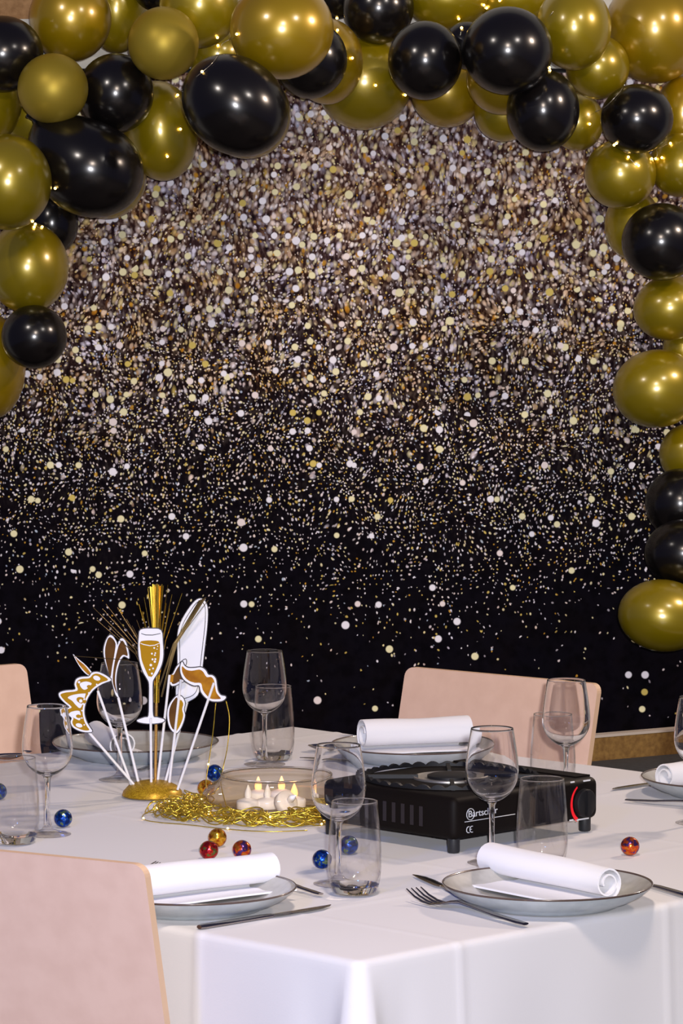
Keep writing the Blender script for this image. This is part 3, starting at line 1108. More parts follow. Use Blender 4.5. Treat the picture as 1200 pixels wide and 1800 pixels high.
# ================================================================== STOVE
def make_stove():
    ctr = Vector((0.168, 5.675, 0)) + ta * 0.165 + tb * 0.145
    root = empty('portable_stove', (ctr.x, ctr.y, TZ), TANG)
    tag(root, 'black portable gas stove with round scalloped pan support and red-marked knob', 'stove')
    hx, hy, z0, z1 = 0.165, 0.145, 0.020, 0.085
    o = link_mesh('body', *box(-hx, -hy, z0, hx, hy, z1), 'stove_black', root)
    bevelled(o, 0.012, 4)
    for sx in (-1, 1):
        for sy in (-1, 1):
            v, f = lathe([(0, 0), (0.0085, 0), (0.0095, 0.002), (0.0095, 0.022), (0, 0.022)], 20)
            q = link_mesh('foot', v, f, 'rubber', root, smooth=True, sharp=40)
            q.location = (sx * (hx - 0.016), sy * (hy - 0.016), 0)
    # vent slots on the side that faces the candle bowl
    for k in range(9):
        y = 0.075 - k * 0.019
        q = link_mesh('vent_slot', *box(-hx - 0.0008, y - 0.0035, 0.036, -hx + 0.002, y + 0.0035, 0.066), 'vent_slot', root)
    # burner well
    cx, cy = -0.012, 0.006
    v, f = lathe([(0, z1 + 0.0008), (0.050, z1 + 0.0008), (0.056, z1 + 0.0035), (0.058, z1 + 0.0025), (0.058, z1 - 0.001)][::-1], 56)
    q = link_mesh('drip_pan', v, f, 'drip_pan', root, smooth=True, sharp=50)
    q.location = (cx, cy, 0)
    bpar = lathe([(0, z1), (0.036, z1), (0.036, z1 + 0.005), (0.030, z1 + 0.007), (0.012, z1 + 0.0075), (0, z1 + 0.0075)], 36)
    q = link_mesh('burner_head', *bpar, 'iron', root, smooth=True, sharp=40)
    q.location = (cx, cy, 0)
    # scalloped ring
    n = 192
    R1, R0 = 0.136, 0.130
    verts, faces = [], []
    for i in range(n):
        t = 2 * PI * i / n
        ztop = z1 + 0.0025 + 0.0060 * abs(math.sin(t * 18)) ** 0.8
        for r, z in ((R1, z1 + 0.001), (R1, ztop), (R0, ztop), (R0, z1 + 0.001)):
            verts.append((cx + r * math.cos(t), cy + r * math.sin(t), z))
    for i in range(n):
        k = (i + 1) % n
        for j in range(4):
            l = (j + 1) % 4
            faces.append((i * 4 + j, k * 4 + j, k * 4 + l, i * 4 + l))
    link_mesh('pan_support', verts, faces, 'iron', root)
    for k in range(4):
        a_ = PI / 4 + k * PI / 2
        q = link_mesh('support_arm', *box(0.05, -0.003, z1, 0.134, 0.003, z1 + 0.006), 'iron', root)
        q.location = (cx, cy, 0)
        q.rotation_euler = (0, 0, a_)
    # lid seam of the gas bay
    q = link_mesh('gas_bay_lid', *box(0.127, -0.13, z1 - 0.001, 0.160, 0.13, z1 + 0.002), 'stove_black', root)
    # control knob on the front
    v, f = lathe([(0, 0), (0.022, 0), (0.0215, 0.007), (0.019, 0.009), (0, 0.009)], 40)
    kn = link_mesh('control_knob', v, f, 'iron', root, smooth=True, sharp=40)
    kn.location = (0.127, -hy - 0.0005, 0.048)
    kn.rotation_euler = (PI / 2, 0, 0)
    rd = link_mesh('grip_ridge', *box(-0.004, -0.020, 0.008, 0.004, 0.020, 0.013), 'iron', kn)
    # red arc beside the knob
    verts, faces = [], []
    m = 24
    for i in range(m + 1):
        t = math.radians(122 + 116 * i / m)
        wid = 0.0012 + 0.0020 * i / m
        for r in (0.0300 - wid, 0.0300 + wid):
            for y in (0.0, 0.0006):
                verts.append((0.128 + r * math.cos(t) * 0.95, -hy - y, 0.048 + r * math.sin(t)))
    for i in range(m):
        b_ = i * 4
        faces += [(b_ + 1, b_ + 3, b_ + 7, b_ + 5), (b_, b_ + 1, b_ + 5, b_ + 4), (b_ + 2, b_ + 6, b_ + 7, b_ + 3)]
    tag(link_mesh('red_arc', verts, faces, 'stove_red', root), 'red scale beside the knob')
    for x0, x1_, zz in ((0.098, 0.106, 0.0825), (0.128, 0.143, 0.0815), (0.096, 0.104, 0.0235), (0.110, 0.140, 0.0225)):
        link_mesh('scale_mark', *box(x0, -hy - 0.0006, zz - 0.0011, x1_, -hy + 0.001, zz + 0.0011), 'stove_print', root)

    def text(body, size, x, z, name, sx=1.0):
        c = bpy.data.curves.new(name, 'FONT')
        c.body = body
        c.size = size
        c.extrude = 0.0003
        q = bpy.data.objects.new(name, c)
        COL.objects.link(q)
        me = bpy.data.meshes.new_from_object(q)
        bpy.data.objects.remove(q)
        bpy.data.curves.remove(c)
        me.materials.clear()
        me.materials.append(MATS['stove_print'])
        q = bpy.data.objects.new(name, me)
        COL.objects.link(q)
        q.parent = root
        q.location = (x, -hy - 0.0005, z)
        q.rotation_euler = (PI / 2, 0, 0)
        q.scale = (sx, 1, 1)
        return q
    text('Bartscher', 0.0145, -0.135, 0.053, 'lettering', 1.15)
    # conformity mark: two open rings, the second with a middle bar
    arcs = []
    for cx_ in (-0.1335, -0.1262):
        arcs.append(tube([(cx_ + 0.0046 * math.cos(math.radians(t)), -hy - 0.0004, 0.0345 + 0.0046 * math.sin(math.radians(t))) for t in range(70, 291, 20)], 0.0007, 5))
    arcs.append(tube([(-0.1306, -hy - 0.0004, 0.0345), (-0.1268, -hy - 0.0004, 0.0345)], 0.0006, 5))
    v, f = merge(arcs)
    link_mesh('conformity_mark', v, f, 'stove_print', root)
    link_mesh('underline', *box(-0.142, -hy - 0.0006, 0.0465, -0.03, -hy + 0.001, 0.0475), 'stove_print', root)
    # round badge outline at the first letter
    ring = []
    for i in range(25):
        t = 2 * PI * i / 24
        ring.append((-0.1295 + 0.0085 * math.cos(t), -hy - 0.0005, 0.0575 + 0.0085 * math.sin(t)))
    v, f = tube(ring, 0.0006, 5)
    link_mesh('badge_ring', v, f, 'stove_print', root)
    return root


make_stove()

# ================================================================== CANDLE BOWL, CANDLES, GARLAND
BC = on_table(484, 1424)
prof = [(0, 0.002), (0.062, 0.002), (0.066, 0.0), (0.072, 0.0)] + catmull([(0.078, 0.0006), (0.100, 0.006), (0.1145, 0.018), (0.1165, 0.029), (0.107, 0.041), (0.094, 0.048), (0.088, 0.056)], 5, False)
th = 0.0024
prof += [(0.0872, 0.0572), (0.0858, 0.0572)] + catmull([(0.0852, 0.056), (0.0915, 0.047), (0.105, 0.0395), (0.1138, 0.029), (0.112, 0.019), (0.0985, 0.0085), (0.07, 0.0048), (0.03, 0.0045)], 5, False) + [(0, 0.0045)]
v, f = lathe(prof, 80)
o = empty('glass_bowl', BC)
link_mesh('bowl_wall', v, f, 'thin_amber_glass', o, smooth=True)
v, f = lathe([(0.0866 + 0.0022 * math.cos(2 * PI * k / 10), 0.0575 + 0.0022 * math.sin(2 * PI * k / 10)) for k in range(11)], 80)
link_mesh('rim', v, f, 'glass', o, smooth=True)
tag(o, 'low round clear glass bowl holding the tealights', 'bowl')


def tealight(lit, tall=1.0):
    root = empty('tealight')
    v, f = lathe([(0, 0), (0.0165, 0), (0.0185, 0.002), (0.0188, 0.0125), (0.0175, 0.0145), (0.012, 0.0165), (0.006, 0.0185), (0, 0.019)], 32)
    link_mesh('body', v, f, 'wax', root, smooth=True, sharp=60)
    p = catmull([(0.0045, 0.0182), (0.0058, 0.022), (0.0052, 0.028), (0.003, 0.034), (0.0008, 0.0395)], 3, False)
    v, f = lathe([(0, 0.018)] + [(a_, 0.0182 + (b_ - 0.0182) * tall) for a_, b_ in p] + [(0, 0.0182 + 0.0215 * tall)], 16)
    link_mesh('flame', v, f, 'flame' if lit else 'tip_off', root, smooth=True)
    return root


CAND = [((449, 1412), 1, 'white tealight glowing at the edge of the group nearest the prop stand'),
        ((470, 1428), 0, 'white tealight whose pale flame tip is unlit'),
        ((500, 1407), 1, 'white tealight with the taller glowing flame at the back of the bowl'),
        ((517, 1426), 1, 'white tealight glowing beside the unlit one, nearest the stove'),
        ((436, 1429), 0, 'white tealight half hidden at the end of the group, facing the foil balls')]
first = {}
for (pxy, lit, lab) in CAND:
    p = pt(*pxy, 0.0)
    d = Vector((p.x - BC.x, p.y - BC.y, 0))
    if d.length > 0.076:
        d = d.normalized() * 0.076
    src = first.get(lit)
    if src is None:
        t = tealight(lit)
        first[lit] = t
    else:
        t = copy_thing(src, (0, 0, 0))
    t.location = (BC.x + d.x, BC.y + d.y, TZ + 0.0052)
    tag(t, lab, 'candle', 'tealights in the glass bowl')
# one tealight lies tipped over at the front
t = copy_thing(first[0], (0, 0, 0))
p = pt(498, 1441, 0.0)
t.location = (p.x, p.y + 0.012, TZ + 0.022)
t.rotation_euler = (math.radians(62), 0, math.radians(35))
tag(t, 'white tealight tipped over at the front of the bowl', 'candle', 'tealights in the glass bowl')

# gold wire garland lying round the bowl
gar = empty('light_garland', (BC.x, BC.y, TZ))
tag(gar, 'tangled gold wire fairy light garland heaped round the glass bowl', 'fairy lights')
rnd = random.Random(11)
parts = []
spots = []
for k in range(150):
    a0 = math.radians(rnd.uniform(150, 335))
    rad = rnd.uniform(0.122, 0.165)
    if k % 5 == 0:
        a0, rad = math.radians(rnd.uniform(185, 215)), rnd.uniform(0.15, 0.19)
    c0 = Vector((rad * math.cos(a0), rad * math.sin(a0) * 1.08, 0))
    l1, l2 = rnd.uniform(0.012, 0.05), rnd.uniform(0.008, 0.022)
    al = a0 + PI / 2 + rnd.uniform(-0.5, 0.5)
    zc, ph = rnd.uniform(0.003, 0.02), rnd.uniform(0, 6)
    pts = []
    nn = 22
    span = rnd.uniform(0.7, 1.0) * 2 * PI
    for i in range(nn + 1):
        t_ = ph + span * i / nn
        x, y = l1 * math.cos(t_), l2 * math.sin(t_)
        q = Vector((c0.x + x * math.cos(al) - y * math.sin(al), c0.y + x * math.sin(al) + y * math.cos(al), 0))
        rr = q.length
        if rr < 0.122:
            q *= 0.122 / rr
        q.z = max(0.0012, zc + 0.006 * math.sin(t_ * 2 + k))
        pts.append(q)
    parts.append(tube(pts, 0.0010, 5))
    spots.append(pts[nn // 2])
v, f = merge(parts)
tag(link_mesh('gold_wire', v, f, 'gold_wire', gar, smooth=True), kind='stuff')
# loose clear loop lying on the cloth and two strands climbing to the props
loops = []
base = Vector((BC.x, BC.y, TZ))
lp = [pt(px, py, 0.002) - base for px, py in ((350, 1418), (300, 1420), (258, 1428), (252, 1440), (280, 1446), (330, 1450), (400, 1458), (470, 1462), (540, 1460))]
lp = [Vector((q.x, q.y, 0.0015)) for q in lp]
loops.append(tube(catmull(lp, 5, False), 0.0008, 5))
s1 = [ptd(379, 1236, 6.30) - base, ptd(374, 1290, 6.27) - base, ptd(366, 1345, 6.22) - base, ptd(362, 1380, 6.17) - base, ptd(368, 1410, 6.10) - base]
s2 = [ptd(397, 1232, 6.30) - base, ptd(403, 1262, 6.29) - base, ptd(400, 1310, 6.27) - base, ptd(392, 1350, 6.24) - base, ptd(388, 1378, 6.18) - base, ptd(400, 1405, 6.09) - base]
for s_ in (s1, s2):
    s_[-1].z = 0.004
    loops.append(tube(catmull(s_, 5, False), 0.0009, 5))
v, f = merge(loops)
link_mesh('loose_strand', v, f, 'gold_wire', gar, smooth=True)
bmesh_ball = None
for k, s_ in enumerate(rnd.sample(spots, 22) + [lp[3], lp[6], s1[2]]):
    if bmesh_ball is None:
        bb = link_mesh('bulb', *ball(0.0017, (0, 0, 0), 10, 6), 'bulb', gar, smooth=True)
        bmesh_ball = bb
    else:
        bb = bmesh_ball.copy()
        COL.objects.link(bb)
        bb.parent = gar
    bb.location = (s_.x, s_.y, max(0.003, s_.z + 0.0015))

# ================================================================== FOIL BALLS
BALLS = [(377, 1359, 'foil_blue', 'blue foil-wrapped chocolate behind the gold one, beside the prop stand'),
         (362, 1386, 'foil_gold', 'gold foil-wrapped chocolate touching the garland beside the glass bowl'),
         (382, 1473, 'foil_gold', 'gold foil-wrapped chocolate in front of the garland, behind the red one'),
         (367, 1495, 'foil_red', 'red foil-wrapped chocolate touching the gold one in front of the garland'),
         (425, 1494, 'foil_orange_red', 'orange-red foil-wrapped chocolate peeking over the napkin'),
         (111, 1439, 'foil_blue', 'blue foil-wrapped chocolate alone beside the wine glass foot'),
         (-3, 1392, 'foil_blue', 'blue foil-wrapped chocolate half outside the picture'),
         (566, 1511, 'foil_blue', 'blue foil-wrapped chocolate half behind the tumbler edge'),
         (613, 1486, 'foil_blue', 'blue foil-wrapped chocolate seen through the tumbler'),
         (1107, 1488, 'foil_orange_red', 'red foil-wrapped chocolate alone on the cloth beside the stove')]
meshes = {}
for k, (px, py, mm, lab) in enumerate(BALLS):
    p = pt(px, py, 0.0145)
    r = 0.0142
    v, f = ball(r, (0, 0, 0), 24, 14)
    o = link_mesh('foil_chocolate', v, f, mm, None, smooth=True)
    o.location = (p.x, p.y, TZ + r)
    o.rotation_euler = (k * 1.3, k * 0.7, k * 2.1)
    tag(o, lab, 'chocolate', 'foil-wrapped chocolate balls on the cloth')

# ================================================================== PHOTO PROPS
PB = on_table(268, 1399)
PY = PB.y
dome = [(0, 0), (0.048, 0), (0.0505, 0.002), (0.048, 0.009), (0.040, 0.0175), (0.028, 0.0235), (0.014, 0.0262), (0, 0.027)]
v, f = lathe(dome, 48)
o = link_mesh('glitter_stand', v, f, 'gold_glitter', None, smooth=True, sharp=60)
o.location = PB
tag(o, 'gold glitter dome stand holding the photo prop sticks', 'prop stand')


class Prop:
    """flat printed card on a paper stick; outlines are given in picture rows and turned into metres at the stand's distance"""

    def __init__(self, label, origin_px, dy, name='photo_prop', yaw=0.0, pivot=None):
        self.dy = dy
        o = ptd(*origin_px, PY + dy)
        self.o = o
        self.root = empty(name, o)
        self.level = 0
        tag(self.root, label, 'photo prop', 'photo booth props in the glitter stand')

    def loc(self, px, py, back=0.0):
        return ptd(px, py, PY + self.dy + back) - self.o

    def sheet(self, name, pts, m, y0, th, smooth=0, label=None):
        pts = catmull(pts, smooth) if smooth else pts
        P = [self.loc(*q) for q in pts]
        area = sum(P[i - 1].x * P[i].z - P[i].x * P[i - 1].z for i in range(len(P)))
        if area < 0:
            P = P[::-1]
        n = len(P)
        verts = [(p.x, y0, p.z) for p in P] + [(p.x, y0 + th, p.z) for p in P]
        faces = [tuple(range(n)), tuple(range(2 * n - 1, n - 1, -1))] + [(i, i + n, (i + 1) % n + n, (i + 1) % n) for i in range(n)]
        q = link_mesh(name, verts, faces, m, self.root)
        if label:
            q['label'] = label
        return q

    def card(self, pts, smooth=4, grow=2.2, m='white_card'):
        """white card with a thin dark backing just proud of its outline"""
        P = catmull(pts, smooth) if smooth else pts
        self.sheet('card', P, m, 0.0, 0.0009)
        # dark backing: outline pushed outwards
        n = len(P)
        area = sum(P[i - 1][0] * P[i][1] - P[i][0] * P[i - 1][1] for i in range(n))
        sg = 1 if area > 0 else -1
        out = []
        for i in range(n):
            a_, b_ = P[i - 1], P[(i + 1) % n]
            tx, ty = b_[0] - a_[0], b_[1] - a_[1]
            l = math.hypot(tx, ty) or 1
            out.append((P[i][0] + sg * ty / l * grow, P[i][1] - sg * tx / l * grow))
        self.sheet('dark_edge', out, 'dark_line', 0.0009, 0.0005)

    def print_(self, pts, m, smooth=4, k=1, name='print'):
        self.sheet(name, pts, m, -0.0003 * k, 0.0003 * k - 0.00005, smooth)

    def stick(self, a_, b_, front=True, r=0.0022, m='paper_stick'):
        pa = self.loc(*a_)
        pb = Vector(ptd(b_[0], b_[1], PY + self.dy * 0.5) - self.o)
        pa.y = -0.003 if front else 0.0035
        v, f = tube([pa, pb], r, 8)
        link_mesh('stick', v, f, m, self.root, smooth=True, sharp=40)


def ellipse(cx, cy, rx, ry, rot=0, n=14, a0=0, a1=360):
    out = []
    for i in range(n):
        t = math.radians(a0 + (a1 - a0) * i / (n if a1 - a0 == 360 else n - 1))
        x, y = rx * math.cos(t), ry * math.sin(t)
        c, s = math.cos(math.radians(rot)), math.sin(math.radians(rot))
        out.append((cx + x * c - y * s, cy + x * s + y * c))
    return out


# --- crown
P = Prop('gold and white crown-shaped paper prop leaning beside the wine glasses', (157, 1285), -0.020)
crown = [(195, 1196), (180, 1202), (163, 1214), (152, 1232), (148, 1250), (151, 1266), (157, 1277), (162, 1286),
         (150, 1287), (138, 1284), (128, 1278), (124, 1269), (126, 1262), (118, 1255), (115, 1246), (122, 1243), (113, 1235), (105, 1226),
         (104, 1218), (115, 1214), (132, 1212), (131, 1203), (134, 1194), (143, 1190), (156, 1189), (161, 1183), (170, 1181), (180, 1184), (190, 1190)]
P.card(crown, 3, 1.6)
cgold = [(190, 1195), (177, 1200), (161, 1212), (149, 1231), (145, 1250), (148, 1267), (153, 1277), (157, 1283), (149, 1284),
         (139, 1281), (130, 1276), (127, 1269), (129, 1262), (121, 1254), (119, 1247), (126, 1243), (115, 1233), (108, 1225), (107, 1220), (117, 1217), (136, 1214),
         (134, 1203), (137, 1196), (145, 1193), (157, 1192), (163, 1186), (170, 1184), (179, 1187)]
P.print_(cgold, 'gold_print', 3)
for pts in ([(140, 1203), (145, 1199), (153, 1198), (161, 1201), (158, 1206), (151, 1212), (145, 1211)], [(119, 1226), (130, 1221), (148, 1219), (150, 1222), (142, 1244), (134, 1240), (127, 1232)],
            [(122, 1256), (126, 1251), (140, 1250), (141, 1265), (134, 1264)], ellipse(139, 1275, 6, 3.5, 15), ellipse(170, 1192, 6.5, 4, 20)):
    P.print_(pts, 'white_card', 3, 2, 'white_print')
for e_ in (ellipse(143, 1231, 9, 5.5, 20), ellipse(138, 1259, 4.5, 3.2, 10), ellipse(157, 1207, 4.5, 3, 10)):
    P.print_(e_, 'gold_print', 0, 3)
for (x, y, r) in ((142, 1232, 3), (148, 1229, 1.6), (146, 1237, 1.6), (139, 1199, 2.2), (118, 1255, 2), (170, 1203, 1.4), (156, 1218, 1.4), (144, 1249, 1.4), (144, 1262, 1.4), (148, 1274, 1.3)):
    P.print_(ellipse(x, y, r, r, 0, 10), 'white_card', 0, 4, 'white_print')
P.stick((156, 1288), (243, 1388), front=False)

# --- leaf-shaped card
P = Prop('narrow orange-gold leaf-shaped paper prop peeking above the crown', (150, 1170), -0.010)
leaf = [(128, 1150), (136, 1157), (147, 1166), (157, 1176), (163, 1186), (157, 1188), (148, 1182), (138, 1169)]
P.sheet('card', leaf, 'white_card', 0.0, 0.0009, 3)
P.print_([(131, 1154), (137, 1160), (147, 1168), (155, 1177), (160, 1185), (156, 1186), (149, 1180), (139, 1168)], 'copper_print', 3)
P.stick((172, 1214), (234, 1388), front=True)

# --- brown bunny-ear pair
P = Prop('brown paper prop of two pointed ears with white edges', (205, 1170), 0.004)
ears = [(209, 1227), (203, 1221), (199, 1207), (196, 1196), (190, 1180), (184, 1160), (182, 1142), (186, 1126), (192, 1117), (198, 1118), (204, 1127), (207, 1134),
        (209, 1126), (214, 1122), (220, 1126), (225, 1141), (227, 1157), (222, 1155), (217, 1154), (211, 1162), (206, 1178), (204, 1196), (205, 1211), (207, 1221)]
P.card(ears, 3, 1.6)
P.print_([(194, 1190), (189, 1175), (185, 1155), (185, 1138), (190, 1122), (196, 1121), (203, 1131), (201, 1150), (197, 1172)], 'brown_print', 3)
P.print_([(206, 1219), (202, 1212), (198, 1196), (200, 1172), (205, 1148), (209, 1134), (214, 1126), (219, 1131), (223, 1144), (224, 1153), (216, 1151), (209, 1160), (204, 1176), (202, 1195), (204, 1211)], 'brown_print', 3, 2)
P.stick((208, 1226), (244, 1379), front=True)

# --- champagne flute
P = Prop('paper prop shaped like a champagne flute with gold drink and bubbles', (265, 1180), -0.028)
flute = [(247, 1107), (265, 1105), (283, 1108), (286, 1130), (287, 1150), (284, 1168), (277, 1183), (270, 1194), (268, 1203), (268, 1230), (269, 1258), (276, 1261), (289, 1265), (284, 1270),
         (265, 1272), (246, 1270), (241, 1266), (254, 1261), (261, 1258), (262, 1230), (262, 1203), (259, 1194), (251, 1180), (245, 1160), (243, 1140), (244, 1120)]
P.card(flute, 3, 1.8)
P.print_([(246, 1129), (256, 1126), (270, 1126), (280, 1129), (281, 1145), (280, 1160), (275, 1175), (268, 1188), (262, 1190), (255, 1176), (249, 1160), (247, 1145)], 'gold_print', 3)
ring = ellipse(265, 1112, 17, 4.2, 0, 22) 
P.print_([(247, 1130), (252, 1132), (263, 1134.2), (272, 1133.4), (280, 1130), (280, 1131.2), (272, 1134.8), (263, 1135.6), (252, 1133.4), (247, 1131.4)], 'white_card', 0, 2, 'white_print')
P.print_([(248, 1113), (256, 1115.4), (268, 1115.6), (282, 1113), (282, 1114), (268, 1116.8), (256, 1116.6), (248, 1114)], 'dark_line', 0, 2, 'rim_line')
for (x, y, r) in ((271, 1139, 1.6), (267, 1149, 1.7), (273, 1148, 1.4), (272, 1151.5, 1.5), (268, 1159, 1.8), (273, 1158.5, 1.8), (272, 1163, 2.1), (265, 1169, 2.3), (269, 1175, 1.6), (263, 1177, 1.4), (267, 1184, 1.9), (277, 1136, 1.1), (276, 1141, 0.9), (263, 1191, 2.2)):
    P.print_(ellipse(x, y, r, r, 0, 10), 'white_card', 0, 2, 'bubble')
P.stick((265, 1262), (266, 1392), front=True)

# --- tall white card
P = Prop('tall blank white rounded paper prop with thin dark inner line', (335, 1150), 0.030)
tall = [(312, 1240), (309, 1215), (312, 1190), (312, 1150), (312, 1115), (318, 1093), (330, 1072), (343, 1056), (353, 1052), (361, 1058), (365, 1072), (364, 1100), (360, 1135), (356, 1170), (353, 1200), (347, 1222), (333, 1232), (322, 1238)]
P.card(tall, 3, 1.2)
inner = catmull([(316, 1225), (316, 1190), (316, 1150), (316, 1118), (322, 1096), (334, 1075), (345, 1060), (353, 1057), (359, 1063), (361, 1075), (360, 1100), (356, 1135), (352, 1170), (349, 1200), (343, 1218), (330, 1226)], 4)
line = [P.loc(*q) for q in inner]
for q in line:
    q.y = -0.0004
line.append(line[0])
v, f = tube(line, 0.00055, 4)
link_mesh('inner_line', v, f, 'dark_line', P.root)
P.print_([(302, 1212), (303, 1198), (308, 1206), (312, 1194), (318, 1204), (318, 1208), (311, 1200), (308, 1212), (305, 1204)], 'dark_line', 0, 2, 'ink_mark')
P.stick((330, 1230), (290, 1376), front=False)

# --- dark curved card on a clipped stick
P = Prop('dark brown curved paper prop on a stick, behind the moustache', (318, 1180), 0.014)
pipe = [(298, 1190), (304, 1184), (310, 1172), (318, 1164), (326, 1159), (327, 1166), (324, 1174), (326, 1186), (328, 1194), (318, 1200), (308, 1205), (300, 1204)]
P.card(pipe, 3, 1.4)
P.print_([(301, 1191), (306, 1185), (312, 1174), (319, 1167), (323, 1165), (321, 1174), (323, 1187), (324, 1193), (316, 1197), (307, 1202), (302, 1201)], 'brown_print', 3)
P.print_([(299, 1186), (305, 1186), (304, 1199), (298, 1199)], 'copper_print', 0, 2, 'clip')
P.stick((298, 1186), (277, 1374), front=True)

# --- lips
P = Prop('small paper prop of lips, half dark brown and half gold', (310, 1255), -0.006)
lips = [(313, 1222), (321, 1226), (325, 1236), (323, 1247), (325, 1257), (322, 1270), (316, 1283), (309, 1289), (300, 1282), (295, 1268), (294, 1252), (298, 1238), (306, 1227)]
P.card(lips, 3, 1.4)
P.print_([(311, 1226), (313, 1240), (311, 1260), (308, 1280), (303, 1281), (298, 1268), (297, 1252), (300, 1240), (306, 1230)], 'brown_print', 3)
P.print_([(317, 1230), (322, 1237), (320, 1247), (322, 1257), (319, 1269), (313, 1281), (309, 1284), (311, 1262), (314, 1242)], 'gold_print', 3)
P.stick((318, 1194), (297, 1380), front=True)

# --- moustache
P = Prop('orange-gold moustache paper prop with a white edge', (355, 1200), -0.034)
mous = [(320, 1163), (324, 1170), (331, 1174), (342, 1174), (353, 1173), (361, 1178), (366, 1186), (373, 1187), (379, 1193), (381, 1205), (383, 1215), (388, 1222), (396, 1224), (396, 1228),
        (390, 1232), (381, 1233), (371, 1232), (361, 1226), (353, 1216), (350, 1205), (341, 1205), (330, 1200), (321, 1192), (317, 1181), (317, 1170)]
P.card(mous, 3, 1.8)
P.print_([(320, 1171), (327, 1177), (337, 1179), (350, 1177), (357, 1181), (363, 1190), (371, 1190), (376, 1196), (378, 1207), (380, 1217), (385, 1224), (388, 1228),
          (380, 1229), (370, 1228), (362, 1221), (356, 1212), (353, 1201), (342, 1200), (331, 1196), (324, 1189), (320, 1180)], 'copper_print', 3)
P.stick((376, 1200), (312, 1388), front=True)

# --- tinsel spray on a gold rod
sp = empty('tinsel_spray', Vector((PB.x + 0.004, PY + 0.012, TZ)))
tag(sp, 'spray of gold foil tinsel on a copper-gold rod in the glitter stand', 'tinsel')
Ysp = PY + 0.012
so = Vector(sp.location)
a_, b_ = ptd(275, 1220, Ysp) - so, ptd(273, 1380, Ysp) - so
v, f = tube([a_, b_], 0.0026, 10)
link_mesh('rod', v, f, 'gold_rod', sp, smooth=True, sharp=40)
v, f = tube([ptd(276, 1170, Ysp) - so, ptd(275, 1235, Ysp) - so], 0.0046, 12)
link_mesh('foil_sleeve', v, f, 'tinsel', sp, smooth=True, sharp=40)
parts, dark = [], []
rnd = random.Random(5)
for k in range(16):                      # upright bundle
    bx, tx = 270 + rnd.uniform(0, 9), 264 + k * 1.5
    yb = Ysp + rnd.uniform(-0.008, 0.008)
    parts.append(tube([ptd(bx, 1200, yb) - so, ptd((bx + tx) / 2, 1110, yb) - so, ptd(tx, 1026 + rnd.uniform(0, 6), yb) - so], 0.0012, 4, 0.0011))
fan = [(244, 1062, 1), (253, 1050, 1), (260, 1035, 1), (250, 1075, 1), (295, 1028, 1), (298, 1070, 1), (320, 1043, 1), (292, 1060, 1), (262, 1050, 1), (302, 1045, 1),
       (164, 1068, 0), (176, 1080, 0), (186, 1062, 0), (200, 1090, 0), (170, 1090, 0), (212, 1078, 0), (222, 1088, 0), (190, 1100, 0), (362, 1050, 0), (358, 1054, 0), (366, 1055, 0), (232, 1100, 0), (180, 1070, 0), (206, 1068, 0), (240, 1090, 0)]
for tx, ty, bright in fan:
    y1 = Ysp + rnd.uniform(-0.03, 0.03)
    mx, my = 275 + (tx - 275) * 0.35, 1210 + (ty - 1210) * 0.5
    t_ = tube([ptd(274, 1225, Ysp) - so, ptd(mx, my, (Ysp + y1) / 2) - so, ptd(tx, ty, y1) - so], 0.0010, 4, 0.0005)
    (parts if bright else dark).append(t_)
for dx in (-1.5, 0, 1.5, 3):             # broad brown ribbon in front of the tall card
    dark.append(tube([ptd(284, 1225, Ysp) - so, ptd(308 + dx, 1130, Ysp - 0.004) - so, ptd(354 + dx * 2, 1054 - dx, Ysp) - so], 0.0014, 4, 0.0016))
dark.append(tube([ptd(275, 1205, Ysp) - so, ptd(225, 1160, PY - 0.034) - so, ptd(128, 1153, PY - 0.034) - so], 0.0005, 4))
v, f = merge(parts)
tag(link_mesh('bright_strands', v, f, 'tinsel', sp), 'bright gold foil strands', kind='stuff')
v, f = merge(dark)
tag(link_mesh('fine_strands', v, f, 'tinsel_dark', sp), 'thin brownish foil strands', kind='stuff')

